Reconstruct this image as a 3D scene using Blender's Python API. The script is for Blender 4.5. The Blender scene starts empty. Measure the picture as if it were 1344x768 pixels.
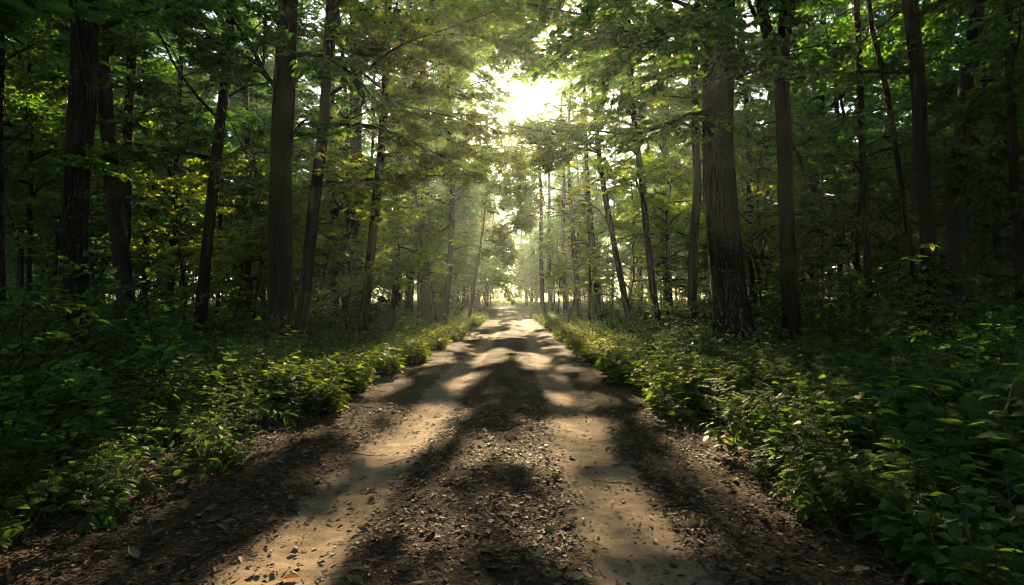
import bpy, math
import numpy as np

rng = np.random.default_rng(7)
scene = bpy.context.scene
COL = scene.collection
PI = math.pi

# ------------------------------------------------------------------ camera
F = 747.0                       # focal length in photo pixels (1344 wide)
PITCH = math.atan(18 / F)
CAM = np.array([0.0, 0.0, 1.5])
cd = bpy.data.cameras.new('camera')
cd.sensor_width = 36.0
cd.lens = F / 1344 * 36.0
cd.clip_start = 0.05
cd.clip_end = 2000
cam = bpy.data.objects.new('camera', cd)
COL.objects.link(cam)
cam.location = CAM
cam.rotation_euler = (PI / 2 + PITCH, 0, 0)
scene.camera = cam


def ray(X, Y):
    u, v = (X - 672) / F, (384 - Y) / F
    c, s = math.cos(PITCH), math.sin(PITCH)
    return np.array([u, c - v * s, s + v * c])


def at(X, Y, d):
    """world point seen at photo pixel X,Y that lies d metres ahead"""
    r = ray(X, Y)
    return CAM + r * (d / r[1])


def ground_px(X, Y, z=0.0):
    r = ray(X, Y)
    return CAM + r * ((z - CAM[2]) / r[2])


SUN = ray(688, 136)
SUN = SUN / np.linalg.norm(SUN)
SUN_EL = math.asin(SUN[2])
SUN_AZ = math.atan2(SUN[0], SUN[1])


# ------------------------------------------------------------------ noise
def vnoise(x, y, seed=0):
    x = np.asarray(x, float); y = np.asarray(y, float)
    xi = np.floor(x).astype(np.int64); yi = np.floor(y).astype(np.int64)
    fx = x - xi; fy = y - yi
    fx = fx * fx * (3 - 2 * fx); fy = fy * fy * (3 - 2 * fy)

    def h(a, b):
        n = (a * 374761393 + b * 668265263 + seed * 974711) & 0x7fffffff
        n = ((n ^ (n >> 13)) * 1274126177) & 0x7fffffff
        return ((n ^ (n >> 16)) & 0xffff) / 65535.0
    return (h(xi, yi) * (1 - fx) + h(xi + 1, yi) * fx) * (1 - fy) + (h(xi, yi + 1) * (1 - fx) + h(xi + 1, yi + 1) * fx) * fy


def sst(a, b, x):
    t = np.clip((x - a) / (b - a), 0, 1)
    return t * t * (3 - 2 * t)


def path_cx(y):
    return -0.25 + 0.25 * np.sin(np.asarray(y, float) * 0.05) * sst(5, 40, y) - 0.006 * np.clip(np.asarray(y, float) - 40, 0, 200)


def far_rise(y):
    return 1.35 * sst(22, 120, y) + 1.0 * sst(110, 170, y)


def height(x, y):
    """forest floor height; the path lies in it"""
    x = np.asarray(x, float); y = np.asarray(y, float)
    d = np.abs(x - path_cx(y))
    h = far_rise(y)
    h = h + 0.16 * sst(2.2, 3.6, d) + 0.30 * sst(4, 16, d)
    h = h + 0.28 * sst(6, 14, -(x - path_cx(y)))
    h = h + (vnoise(x * .5, y * .5, 1) - .5) * .16 * sst(2.0, 4.0, d) + (vnoise(x * .13, y * .13, 2) - .5) * .7 * sst(4, 12, d)
    return h


def path_h(x, y):
    u = x - path_cx(y)
    h = far_rise(y) + 0.16 * sst(2.2, 3.6, np.abs(u))
    w = 0.16 * (vnoise(y * .35, y * 0, 5) - .5)
    h = h - 0.05 * np.exp(-((u + .98 + w) / .42) ** 2) - 0.05 * np.exp(-((u - 1.08 + w) / .42) ** 2)
    h = h + 0.022 * np.exp(-((u - .05) / .5) ** 2)
    h = h + (vnoise(x * 2.1, y * 2.1, 3) - .5) * .03 + (vnoise(x * 8, y * 8, 4) - .5) * .012
    h = h + (vnoise(x * 26, y * 26, 6) - .5) * .008
    return h


def floor_h(x, y):
    d = np.abs(np.asarray(x, float) - path_cx(y))
    k = sst(2.6, 3.4, d)
    return path_h(x, y) * (1 - k) + height(x, y) * k


# ------------------------------------------------------------------ mesh helpers
class MB:
    """gathers vertices and faces (3 or 4 corners), one material slot per patch"""

    def __init__(self):
        self.v, self.f3, self.f4, self.n = [], [], [], 0
        self.m3, self.m4 = [], []
        self.uv3 = []

    def add(self, v, f, mat=0, uv=None):
        v = np.asarray(v, np.float32).reshape(-1, 3)
        f = np.asarray(f, np.int64) + self.n
        if len(f):
            if f.shape[1] == 3:
                self.f3.append(f); self.m3.append(np.full(len(f), mat, np.int32))
                self.uv3.append(uv if uv is not None else np.zeros((len(f) * 3, 2), np.float32))
            else:
                self.f4.append(f); self.m4.append(np.full(len(f), mat, np.int32))
        self.v.append(v); self.n += len(v)

    def mesh(self, name, mats, smooth=False, uv=False):
        me = bpy.data.meshes.new(name)
        v = np.concatenate(self.v) if self.v else np.zeros((0, 3), np.float32)
        f3 = np.concatenate(self.f3) if self.f3 else np.zeros((0, 3), np.int64)
        f4 = np.concatenate(self.f4) if self.f4 else np.zeros((0, 4), np.int64)
        me.vertices.add(len(v)); me.vertices.foreach_set('co', v.ravel())
        loops = np.concatenate([f3.ravel(), f4.ravel()]).astype(np.int32)
        me.loops.add(len(loops)); me.loops.foreach_set('vertex_index', loops)
        st = np.concatenate([np.arange(len(f3)) * 3, len(f3) * 3 + np.arange(len(f4)) * 4]).astype(np.int32)
        me.polygons.add(len(st)); me.polygons.foreach_set('loop_start', st)
        mi = np.concatenate((self.m3 or [np.zeros(0, np.int32)]) + (self.m4 or [np.zeros(0, np.int32)])).astype(np.int32)
        for m in (mats if isinstance(mats, (list, tuple)) else [mats]):
            me.materials.append(m)
        if mi.any():
            me.polygons.foreach_set('material_index', mi)
        if smooth:
            me.polygons.foreach_set('use_smooth', np.ones(len(st), bool))
        if uv:
            l = me.uv_layers.new(name='UVMap')
            u = np.concatenate(self.uv3 + [np.zeros((len(f4) * 4, 2), np.float32)])
            l.data.foreach_set('uv', u.astype(np.float32).ravel())
        me.update()
        return me

    def build(self, name, mats, parent=None, smooth=False, uv=False):
        o = bpy.data.objects.new(name, self.mesh(name, mats, smooth, uv))
        COL.objects.link(o)
        if parent:
            o.parent = parent
        return o


def unit(a):
    return a / np.maximum(np.linalg.norm(a, axis=-1, keepdims=True), 1e-9)


def tag(o, label=None, cat=None, group=None, kind=None):
    if label: o['label'] = label
    if cat: o['category'] = cat
    if group: o['group'] = group
    if kind: o['kind'] = kind
    return o


def empty(name, loc):
    o = bpy.data.objects.new(name, None)
    o.empty_display_size = .2
    COL.objects.link(o)
    o.location = [float(c) for c in loc]
    return o


def copy_tree(root, loc, rz=0.0, sc=1.0, tilt=(0, 0)):
    r = root.copy(); COL.objects.link(r)
    r.location = [float(c) for c in loc]
    r.rotation_euler = (tilt[0], tilt[1], rz)
    r.scale = (sc, sc, sc)
    for ch in root.children:
        c = ch.copy(); COL.objects.link(c); c.parent = r
    return r


def tube(mb, P, R, m=8, rough=0.0, r=None, mat=0):
    """tube along polyline P with radii R"""
    P = np.asarray(P, float); R = np.asarray(R, float); K = len(P)
    T = unit(np.gradient(P, axis=0))
    ref = np.array([0, 0, 1.0]) if abs(T[0][2]) < .9 else np.array([1.0, 0, 0])
    A = unit(np.cross(T, ref)); B = np.cross(T, A)
    th = np.arange(m) * 2 * PI / m
    rr = R[:, None] * np.ones((1, m))
    if rough and r is not None:
        rr = rr * (1 + rough * (r.random((1, m)) - .5) + rough * .8 * (r.random((K, m)) - .5))
    V = P[:, None, :] + (A[:, None, :] * np.cos(th)[None, :, None] + B[:, None, :] * np.sin(th)[None, :, None]) * rr[:, :, None]
    i = np.arange(K - 1)[:, None] * m; j = np.arange(m)[None, :]; j2 = (j + 1) % m
    Q = np.stack([i + j, i + j2, i + m + j2, i + m + j], -1).reshape(-1, 4)
    mb.add(V.reshape(-1, 3), Q, mat)
    e = np.arange(1, m - 1)
    mb.add(V[-1], np.stack([np.zeros_like(e), e, e + 1], -1), mat)


def segs(mb, P0, P1, r0, r1, m=3, mat=0):
    """many straight tapered twigs at once"""
    n = len(P0)
    if not n: return
    T = unit(P1 - P0)
    A = unit(np.cross(T, np.array([0.13, 0.21, 1.0])))
    B = np.cross(T, A)
    th = np.arange(m) * 2 * PI / m
    off = A[:, None, :] * np.cos(th)[None, :, None] + B[:, None, :] * np.sin(th)[None, :, None]
    r0 = np.broadcast_to(np.asarray(r0, float), (n,)); r1 = np.broadcast_to(np.asarray(r1, float), (n,))
    V = np.concatenate([P0[:, None] + off * r0[:, None, None], P1[:, None] + off * r1[:, None, None]], 1)
    b = (np.arange(n) * 2 * m)[:, None]; j = np.arange(m)[None]; j2 = (j + 1) % m
    mb.add(V.reshape(-1, 3), np.stack([b + j, b + j2, b + m + j2, b + m + j], -1).reshape(-1, 4), mat)


def leaves(mb, P, D, N, L, W, fold=.18, droop=.12, mat=0):
    """small leaves: two faces folded along the midrib, an ovate-pointed outline of six corners"""
    n = len(P)
    if not n: return
    D = unit(D); S = unit(np.cross(D, N)); N = np.cross(S, D)
    L = np.broadcast_to(L, (n,))[:, None]; W = np.broadcast_to(W, (n,))[:, None]
    up = N * fold * W
    a = P
    l1 = P + D * .30 * L + S * .5 * W + up
    l2 = P + D * .66 * L + S * .36 * W + up * .7 - N * droop * .4 * L
    t = P + D * L - N * droop * L
    r1 = P + D * .30 * L - S * .5 * W + up
    r2 = P + D * .66 * L - S * .36 * W + up * .7 - N * droop * .4 * L
    V = np.stack([a, l1, l2, t, r2, r1], 1).reshape(-1, 3)
    b = (np.arange(n) * 6)[:, None]
    Q = np.concatenate([b + np.array([[0, 3, 2, 1]]), b + np.array([[0, 5, 4, 3]])], 0)
    mb.add(V, Q, mat)


def leaves_lo(mb, P, D, N, L, W, fold=.15, mat=0):
    n = len(P)
    if not n: return
    D = unit(D); S = unit(np.cross(D, N)); N = np.cross(S, D)
    L = np.broadcast_to(L, (n,))[:, None]; W = np.broadcast_to(W, (n,))[:, None]
    V = np.stack([P, P + D * .42 * L + S * .5 * W + N * fold * W, P + D * L, P + D * .42 * L - S * .5 * W + N * fold * W], 1).reshape(-1, 3)
    b = (np.arange(n) * 4)[:, None]
    mb.add(V, b + np.array([[0, 3, 2, 1]]), mat)


NS = 6
_pro = np.array([0, .36, .5, .47, .34, .16, 0])      # half width along the blade


def blades(mb, P, D, N, L, W, curl, fold=.12, mat=0):
    """broad leaves with a curved midrib, six stations long, with a uv map for the veins"""
    n = len(P)
    if not n: return
    D = unit(D); S = unit(np.cross(D, N)); N = np.cross(S, D)
    L = np.broadcast_to(L, (n,)); W = np.broadcast_to(W, (n,)); curl = np.broadcast_to(curl, (n,))
    s = np.linspace(0, 1, NS + 1)
    ang = curl[:, None] * s[None] * 1.0
    ca, sa = np.cos(ang), np.sin(ang)
    dx = np.concatenate([np.zeros((n, 1)), np.cumsum((ca[:, 1:] + ca[:, :-1]) / 2 / NS, 1)], 1)
    dz = np.concatenate([np.zeros((n, 1)), np.cumsum((sa[:, 1:] + sa[:, :-1]) / 2 / NS, 1)], 1)
    mid = P[:, None] + D[:, None] * (dx * L[:, None])[..., None] - N[:, None] * (dz * L[:, None])[..., None]
    nn = N[:, None] * ca[..., None] + D[:, None] * sa[..., None]
    wv = _pro[None] * W[:, None]
    wav = 1 + .16 * np.sin(s[None] * 9 + rng.random((n, 1)) * 6)
    lf = mid + S[:, None] * wv[..., None] + nn * (wv * fold * 2 * wav)[..., None]
    rt = mid - S[:, None] * wv[..., None] + nn * (wv * fold * 2 * (2 - wav))[..., None]
    V = np.stack([lf, mid, rt], 2).reshape(-1, 3)          # n,(NS+1),3
    b = (np.arange(n) * (NS + 1) * 3)[:, None]
    F_, U_ = [], []

    def uvp(k, side):
        return (s[k], .5 + .5 * side * (_pro[k] * 2))
    for k in range(NS):
        q = k * 3
        for (i0, i1, s0, s1) in ((0, 1, 1, 0), (1, 2, 0, -1)):
            if k == 0:
                F_.append([q + 1, q + 3 + i1, q + 3 + i0]); U_.append([uvp(0, 0), uvp(1, s1), uvp(1, s0)])
            elif k == NS - 1:
                F_.append([q + i0, q + i1, q + 4]); U_.append([uvp(k, s0), uvp(k, s1), uvp(NS, 0)])
            else:
                F_.append([q + i0, q + i1, q + 3 + i1]); U_.append([uvp(k, s0), uvp(k, s1), uvp(k + 1, s1)])
                F_.append([q + i0, q + 3 + i1, q + 3 + i0]); U_.append([uvp(k, s0), uvp(k + 1, s1), uvp(k + 1, s0)])
    F_ = np.array(F_); U_ = np.array(U_, np.float32)
    mb.add(V, (b[:, None] + F_[None]).reshape(-1, 3), mat, np.broadcast_to(U_[None], (n,) + U_.shape).reshape(-1, 2))


# ------------------------------------------------------------------ materials
class NT:
    def __init__(self, name):
        self.m = bpy.data.materials.new(name); self.m.use_nodes = True
        self.t = self.m.node_tree; self.t.nodes.clear()
        self.out = self.t.nodes.new('ShaderNodeOutputMaterial')

    def n(self, typ, ins=None, **kw):
        x = self.t.nodes.new(typ)
        for k, v in kw.items(): setattr(x, k, v)
        for k, v in (ins or {}).items():
            s = x.inputs[k]
            if isinstance(v, bpy.types.NodeSocket): self.t.links.new(v, s)
            else: s.default_value = v
        return x

    def ramp(self, fac, stops, interp='LINEAR'):
        x = self.n('ShaderNodeValToRGB', {'Fac': fac})
        x.color_ramp.interpolation = interp
        el = x.color_ramp.elements
        while len(el) < len(stops): el.new(.5)
        for e, (p, c) in zip(el, stops):
            e.position = p; e.color = (*c, 1) if len(c) == 3 else c
        return x.outputs[0]

    def math(self, op, a, b=0.0, c=None):
        ins = {0: a, 1: b}
        if c is not None: ins[2] = c
        return self.n('ShaderNodeMath', ins, operation=op).outputs[0]

    def mix(self, fac, a, b, blend='MIX'):
        x = self.n('ShaderNodeMix', {0: fac, 6: a, 7: b}, data_type='RGBA', blend_type=blend)
        return x.outputs[2]

    def noise(self, vec, scale, detail=4, rough=.6, out=0):
        return self.n('ShaderNodeTexNoise', {'Vector': vec, 'Scale': scale, 'Detail': detail, 'Roughness': rough}).outputs[out]

    def surf(self, s):
        self.t.links.new(s, self.out.inputs['Surface']); return self.m


def leaf_material(name, stops, trans, tmix=.45, rough=.42, spec=.35, veins=False, tint=1.0):
    t = NT(name)
    ri = t.n('ShaderNodeNewGeometry').outputs['Random Per Island']
    col = t.ramp(ri, stops)
    oi = t.n('ShaderNodeObjectInfo').outputs['Random']
    hs = t.n('ShaderNodeHueSaturation', {'Hue': t.math('MULTIPLY_ADD', oi, .026, .497), 'Saturation': 1.0,
                                         'Value': t.math('MULTIPLY_ADD', oi, .5, .75), 'Color': col}).outputs[0]
    nrm = None
    if veins:
        uv = t.n('ShaderNodeUVMap').outputs[0]
        sx = t.n('ShaderNodeSeparateXYZ', {0: uv})
        v = t.math('ABSOLUTE', t.math('SUBTRACT', sx.outputs[1], .5))
        w = t.math('SINE', t.math('MULTIPLY', t.math('SUBTRACT', sx.outputs[0], t.math('MULTIPLY', v, .75)), 44.0))
        side = t.math('POWER', t.math('MULTIPLY_ADD', w, .5, .5), 5.0)
        mid = t.math('SUBTRACT', 1.0, t.math('MINIMUM', t.math('MULTIPLY', v, 28.0), 1.0))
        vein = t.math('MAXIMUM', t.math('MULTIPLY', side, .55), mid)
        hs = t.mix(t.math('MULTIPLY', vein, .45), hs, (.13, .17, .06, 1))
        co = t.n('ShaderNodeTexCoord').outputs['Object']
        blot = t.noise(co, 30, 3)
        hs = t.mix(t.math('MULTIPLY', t.ramp(blot, [(.45, (0, 0, 0)), (.8, (1, 1, 1))]), .35), hs, (.09, .10, .02, 1))
        nrm = t.n('ShaderNodeBump', {'Strength': .5, 'Distance': .004, 'Height': t.math('SUBTRACT', 1.0, vein)}).outputs[0]
    p = t.n('ShaderNodeBsdfPrincipled', {'Base Color': hs, 'Roughness': rough, 'Specular IOR Level': spec})
    tc = t.mix(1.0, hs, (*trans, 1), 'MULTIPLY')
    tr = t.n('ShaderNodeBsdfTranslucent', {'Color': tc})
    if nrm is not None:
        t.t.links.new(nrm, p.inputs['Normal'])
    mx = t.n('ShaderNodeMixShader', {0: tmix, 1: p.outputs[0], 2: tr.outputs[0]})
    return t.surf(mx.outputs[0])


G = lambda a, b, c: (a, b, c)
M = {}
M['canopy'] = leaf_material('canopy_leaf', [(0, G(.024, .085, .024)), (.5, G(.038, .115, .028)), (.92, G(.070, .130, .022)), (1, G(.085, .13, .024))],
                            (4.9, 3.5, .9), .58)
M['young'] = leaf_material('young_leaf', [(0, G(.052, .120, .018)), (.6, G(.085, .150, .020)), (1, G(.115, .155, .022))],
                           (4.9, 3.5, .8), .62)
M['far'] = leaf_material('far_leaf', [(0, G(.023, .080, .028)), (.6, G(.036, .105, .032)), (1, G(.060, .125, .028))],
                         (4.2, 3.3, 1.0), .55)
M['herb'] = leaf_material('herb_leaf', [(0, G(.034, .095, .032)), (.55, G(.052, .130, .040)), (.93, G(.080, .150, .036)), (.985, G(.12, .13, .025)), (1, G(.11, .10, .03))],
                          (4.4, 3.4, .9), .5, .5, .2, veins=True)
M['herb_far'] = leaf_material('herb_far_leaf', [(0, G(.030, .085, .026)), (.6, G(.048, .115, .030)), (1, G(.085, .140, .030))],
                              (3.4, 2.9, 1.1), .46, .55, .2)
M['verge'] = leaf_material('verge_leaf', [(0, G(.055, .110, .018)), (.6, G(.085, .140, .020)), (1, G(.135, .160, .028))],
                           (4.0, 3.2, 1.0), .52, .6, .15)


def bark_material(name, dark, light, moss=.25):
    t = NT(name)
    co = t.n('ShaderNodeTexCoord').outputs['Object']
    mp = t.n('ShaderNodeMapping', {'Vector': co, 'Scale': (1, 1, .16)}).outputs[0]
    vo = t.n('ShaderNodeTexVoronoi', {'Vector': t.n('ShaderNodeVectorMath', {0: mp, 1: t.n('ShaderNodeVectorMath', {0: t.noise(co, 5, 3, out=1), 3: .10}, operation='SCALE').outputs[0]}, operation='ADD').outputs[0],
                                      'Scale': 26.0, 'Randomness': 1.0}, feature='DISTANCE_TO_EDGE').outputs[0]
    n1 = t.noise(mp, 18, 6, .65)
    n2 = t.noise(co, 1.3, 3)
    hgt = t.math('ADD', t.math('MINIMUM', t.math('MULTIPLY', vo, 4.0), .6), t.math('MULTIPLY', n1, .6))
    col = t.mix(t.ramp(hgt, [(.25, (0, 0, 0)), (.85, (1, 1, 1))]), (*dark, 1), (*light, 1))
    col = t.mix(t.math('MULTIPLY', t.ramp(n2, [(.48, (0, 0, 0)), (.68, (1, 1, 1))]), moss), col, (.035, .048, .016, 1))
    bp = t.n('ShaderNodeBump', {'Strength': .9, 'Distance': .03, 'Height': hgt}).outputs[0]
    p = t.n('ShaderNodeBsdfPrincipled', {'Base Color': col, 'Roughness': .9, 'Specular IOR Level': .08, 'Normal': bp})
    return t.surf(p.outputs[0])


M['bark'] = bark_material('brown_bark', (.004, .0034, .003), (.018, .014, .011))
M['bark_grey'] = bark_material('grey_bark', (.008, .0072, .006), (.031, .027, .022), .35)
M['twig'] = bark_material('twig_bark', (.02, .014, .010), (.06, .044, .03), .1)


def stem_material():
    t = NT('green_stem')
    n = t.noise(t.n('ShaderNodeTexCoord').outputs['Object'], 30, 2)
    p = t.n('ShaderNodeBsdfPrincipled', {'Base Color': t.ramp(n, [(.3, (.04, .06, .015)), (.7, (.08, .07, .025))]), 'Roughness': .6})
    return t.surf(p.outputs[0])


M['stem'] = stem_material()


def soil_nodes(t, co):
    """dark mulch of crumbled bark and leaf bits"""
    n1 = t.noise(co, 1.1, 5)
    n2 = t.noise(co, 9, 6, .7)
    v = t.n('ShaderNodeTexVoronoi', {'Vector': t.n('ShaderNodeVectorMath', {0: co, 1: t.n('ShaderNodeVectorMath', {0: t.noise(co, 14, 2, out=1), 3: .06}, operation='SCALE').outputs[0]}, operation='ADD').outputs[0],
                                     'Scale': 42.0, 'Randomness': 1.0})
    chips = t.ramp(t.n('ShaderNodeSeparateColor', {0: v.outputs['Color']}).outputs[0],
                   [(0, (.016, .011, .008)), (.45, (.034, .023, .016)), (.75, (.060, .040, .026)), (.92, (.105, .070, .043)), (1, (.17, .12, .075))])
    soil = t.ramp(n2, [(.3, (.026, .017, .011)), (.7, (.085, .055, .033))])
    col = t.mix(.55, soil, chips)
    col = t.mix(t.math('MULTIPLY', t.ramp(n1, [(.4, (0, 0, 0)), (.7, (1, 1, 1))]), .5), col, (.085, .058, .036, 1))
    h = t.math('ADD', t.math('MULTIPLY', v.outputs['Distance'], -.35), t.math('MULTIPLY', n2, .9))
    return col, h


def ground_material():
    t = NT('forest_floor')
    co = t.n('ShaderNodeTexCoord').outputs['Object']
    col, h = soil_nodes(t, co)
    bp = t.n('ShaderNodeBump', {'Strength': .8, 'Distance': .03, 'Height': h}).outputs[0]
    p = t.n('ShaderNodeBsdfPrincipled', {'Base Color': col, 'Roughness': .9, 'Specular IOR Level': .2, 'Normal': bp})
    return t.surf(p.outputs[0])


def path_material():
    t = NT('dirt_path')
    co = t.n('ShaderNodeTexCoord').outputs['Object']
    col, h = soil_nodes(t, co)
    at_ = t.n('ShaderNodeAttribute', attribute_name='track').outputs['Fac']
    e1 = t.noise(co, 2.2, 6, .68); e2 = t.noise(co, 12, 4, .7)
    k = t.math('ADD', at_, t.math('ADD', t.math('MULTIPLY_ADD', e1, 1.7, -.9), t.math('MULTIPLY_ADD', e2, .8, -.4)))
    k = t.ramp(k, [(.34, (0, 0, 0)), (.62, (1, 1, 1))])
    s1 = t.noise(co, 1.7, 5, .6); s2 = t.noise(co, 120, 3, .7); s3 = t.noise(co, 24, 5, .75)
    sand = t.ramp(s1, [(.3, (.21, .153, .098)), (.7, (.385, .285, .182))])
    sand = t.mix(t.math('MULTIPLY', t.ramp(s3, [(.52, (0, 0, 0)), (.66, (1, 1, 1))]), .55), sand, (.085, .060, .040, 1))
    sand = t.mix(t.math('MULTIPLY', t.ramp(s2, [(.55, (0, 0, 0)), (.7, (1, 1, 1))]), .35), sand, (.07, .05, .035, 1))
    c = t.mix(k, col, sand)
    hs = t.math('ADD', t.math('MULTIPLY', s3, .22), t.math('MULTIPLY', s2, .08))
    hh = t.n('ShaderNodeMix', {0: k, 2: h, 3: hs}, data_type='FLOAT').outputs[0]
    bp = t.n('ShaderNodeBump', {'Strength': .85, 'Distance': .03, 'Height': hh}).outputs[0]
    p = t.n('ShaderNodeBsdfPrincipled', {'Base Color': c, 'Roughness': .9, 'Specular IOR Level': .2, 'Normal': bp})
    return t.surf(p.outputs[0])


def litter_material(name, stops, tm=.12):
    t = NT(name)
    ri = t.n('ShaderNodeNewGeometry').outputs['Random Per Island']
    oi = t.n('ShaderNodeObjectInfo').outputs['Random']
    col = t.ramp(t.math('FRACT', t.math('ADD', ri, oi)), stops)
    n = t.noise(t.n('ShaderNodeTexCoord').outputs['Object'], 60, 4)
    col = t.mix(t.math('MULTIPLY', t.ramp(n, [(.4, (0, 0, 0)), (.7, (1, 1, 1))]), .5), col, t.mix(.5, col, (.02, .014, .01, 1)))
    p = t.n('ShaderNodeBsdfPrincipled', {'Base Color': col, 'Roughness': .65, 'Specular IOR Level': .3})
    tr = t.n('ShaderNodeBsdfTranslucent', {'Color': col})
    return t.surf(t.n('ShaderNodeMixShader', {0: tm, 1: p.outputs[0], 2: tr.outputs[0]}).outputs[0])


M['ground'] = ground_material()
M['path'] = path_material()
M['chip'] = litter_material('litter', [(0, (.028, .018, .011)), (.4, (.070, .044, .026)), (.7, (.13, .080, .044)), (.9, (.20, .125, .066)), (1, (.30, .21, .11))])
M['brown_leaf'] = litter_material('brown_leaf', [(0, (.16, .092, .048)), (.5, (.28, .170, .085)), (.85, (.38, .25, .13)), (1, (.44, .34, .19))], .2)
M['rust_leaf'] = litter_material('rust_leaf', [(0, (.17, .070, .025)), (1, (.27, .12, .045))], .25)
M['green_leaf'] = litter_material('pale_green_leaf', [(0, (.13, .16, .045)), (.6, (.19, .20, .065)), (1, (.26, .23, .08))], .25)

# ------------------------------------------------------------------ sun patches
# every gap: a point that the sun reaches and how wide the beam is (metres); the crowns leave
# those beams open.  Beams run along the sun's direction through the crowns.
BEAM_G, BEAM_R, BEAM_T, BEAM_E = [], [], [], []
SH = np.array([SUN[0], SUN[1]]) / SUN[2]


def beam(p, rx, ry, keep=.02, margin=1.0):
    """p world point; rx half width, ry half length on the ground"""
    t = p[2] / SUN[2]
    BEAM_G.append((p[0] - SH[0] * p[2], p[1] - SH[1] * p[2]))
    BEAM_R.append((rx, ry)); BEAM_T.append(t + margin); BEAM_E.append(keep)


for (X, Y, rx, ry) in [
    # left track
    (572, 540, .32, .9), (535, 578, .3, .5), (606, 500, .32, 1.1), (486, 645, .17, .25), (388, 715, .24, .24), (345, 745, .28, .25),
    # right track
    (772, 556, .32, .5), (822, 645, .3, .35), (848, 692, .28, .28), (735, 515, .18, .5), (702, 470, .4, 1.7),
    # litter between and beside
    (655, 462, .3, 1.2), (420, 620, .2, .18), (868, 545, .25, .25), (668, 440, .7, 3), (640, 470, .4, 1.5), (470, 565, .25, .25), (640, 590, .10, .3), (330, 690, .2, .15), (905, 600, .16, .2), (700, 430, 1.0, 4),
    (712, 600, .2, .3), (560, 700, .14, .15), (740, 640, .16, .3),
]:
    beam(ground_px(X, Y), rx * 1.4, ry * 1.35)
for yy in np.arange(32, 50, 8):      # the far stretch is mostly lit
    beam(np.array([path_cx(yy) + rng.uniform(-1.6, 1.6), yy, far_rise(yy)]), rng.uniform(.5, .9), rng.uniform(2, 3.5), .5)
for (X, Y, d, rx, ry) in [              # lit plants beside the path
    (440, 478, 9.5, .75, 1.5), (470, 492, 9.0, .5, 1.2), (395, 497, 8.2, .45, .9), (500, 462, 12, .6, 2), (250, 545, 5.3, .45, .6), (300, 530, 6, .3, .5), (150, 590, 4.2, .25, .3), (215, 600, 4.2, .25, .3), (110, 640, 3.5, .2, .25), (340, 500, 7, .4, .6),
    (600, 425, 30, 1.0, 4), (580, 440, 22, .8, 3), (560, 450, 17, .6, 2), (625, 412, 45, 1.2, 6),
    (775, 440, 19, .7, 3.5), (800, 450, 16, .7, 2.5), (865, 440, 17, .8, 2.5), (745, 425, 28, 1, 4), (900, 450, 15, .5, 2),
    (1005, 492, 8.2, .55, .9), (960, 500, 9.0, .45, .9), (1040, 540, 6.4, .35, .5), (900, 500, 9.5, .4, 1.0), (1170, 585, 4.2, .16, .25), (1165, 625, 3.6, .16, .25), (1090, 560, 5, .25, .35),
    (1010, 540, 6.4, .22, .4), (225, 395, 6.5, .3, .4), (60, 375, 5.5, .25, .4), (120, 372, 5.5, .2, .3), (15, 330, 6, .2, .3), (700, 412, 45, 1.5, 6),
]:
    beam(at(X, Y, d), rx * 1.4, ry * 1.4, .02, .3)
for (X, Y, d, r) in [                   # lit sprays of the young crowns
    (405, 190, 17, .9), (455, 225, 17.5, 1.0), (530, 230, 18, 1.1), (500, 180, 18, 1.0), (540, 290, 18, .9), (430, 165, 17, .9), (575, 205, 19, 1.1),
    (600, 330, 28, 1.3), (520, 110, 18, 1.1), (480, 60, 16, 1.0), (570, 240, 30, 1.5), (560, 140, 18.5, 1.1), (450, 110, 16.5, .9), (470, 300, 19, 1.0), (560, 60, 19, 1.0),
    (500, 330, 22, 1.0), (520, 30, 17, 1.0),
    (790, 212, 24, 1.1), (825, 212, 24, 1.1), (755, 215, 28, 1.2), (740, 360, 30, 1.2), (775, 335, 28, 1.1), (280, 215, 22, .8), (845, 160, 21, .9), (810, 290, 24, .9), (735, 280, 34, 1.3), (880, 250, 26, .9),
]:
    beam(at(X, Y, d), r, r * 2.6, .04, 2.0)
for (X, Y, d, r) in [(600, 60, 19, .8), (640, 85, 20, .8), (590, 130, 18.5, .8), (632, 165, 20, .8), (612, 212, 19, .8), (742, 105, 22, .9), (745, 168, 22, .8), (702, 222, 24, .9), (660, 220, 21, .8), (722, 60, 22, .8),
                     (560, 25, 18, .8), (680, 40, 21, .7), (790, 140, 21, .8)]:
    beam(at(X, Y, d), r * 1.25, r * 3.2, .08, 1.3)
for (X, Y, d, r) in [(560, 55, 18, 1.1), (605, 95, 18.6, 1.1), (540, 110, 17.8, 1.0), (625, 30, 18.5, 1.1), (500, 40, 17, 1.0), (660, 15, 19.5, 1.0), (730, 30, 22, 1.0), (770, 85, 21.5, 1.0)]:
    beam(at(X, Y, d), r, r * 2.8, .05, .9)
for i in range(46):                     # small flecks of sun scattered over the track
    yy = 3.0 + 17 * rng.random() ** 1.3
    beam(np.array([path_cx(yy) + rng.uniform(-2.4, 2.3), yy, 0.0]), rng.uniform(.07, .17), rng.uniform(.12, .4) * (1 + yy * .06), .05)
for yy in np.arange(7.5, 27, 1.9):      # more of the fringe along both edges
    for sd in (-1, 1):
        beam(np.array([path_cx(yy) + sd * rng.uniform(2.6, 3.5), yy, .45]), rng.uniform(.3, .55), rng.uniform(.5, 1.1), .03, .3)
BEAM_G = np.array(BEAM_G); BEAM_R = np.array(BEAM_R); BEAM_T = np.array(BEAM_T); BEAM_E = np.array(BEAM_E)


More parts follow.
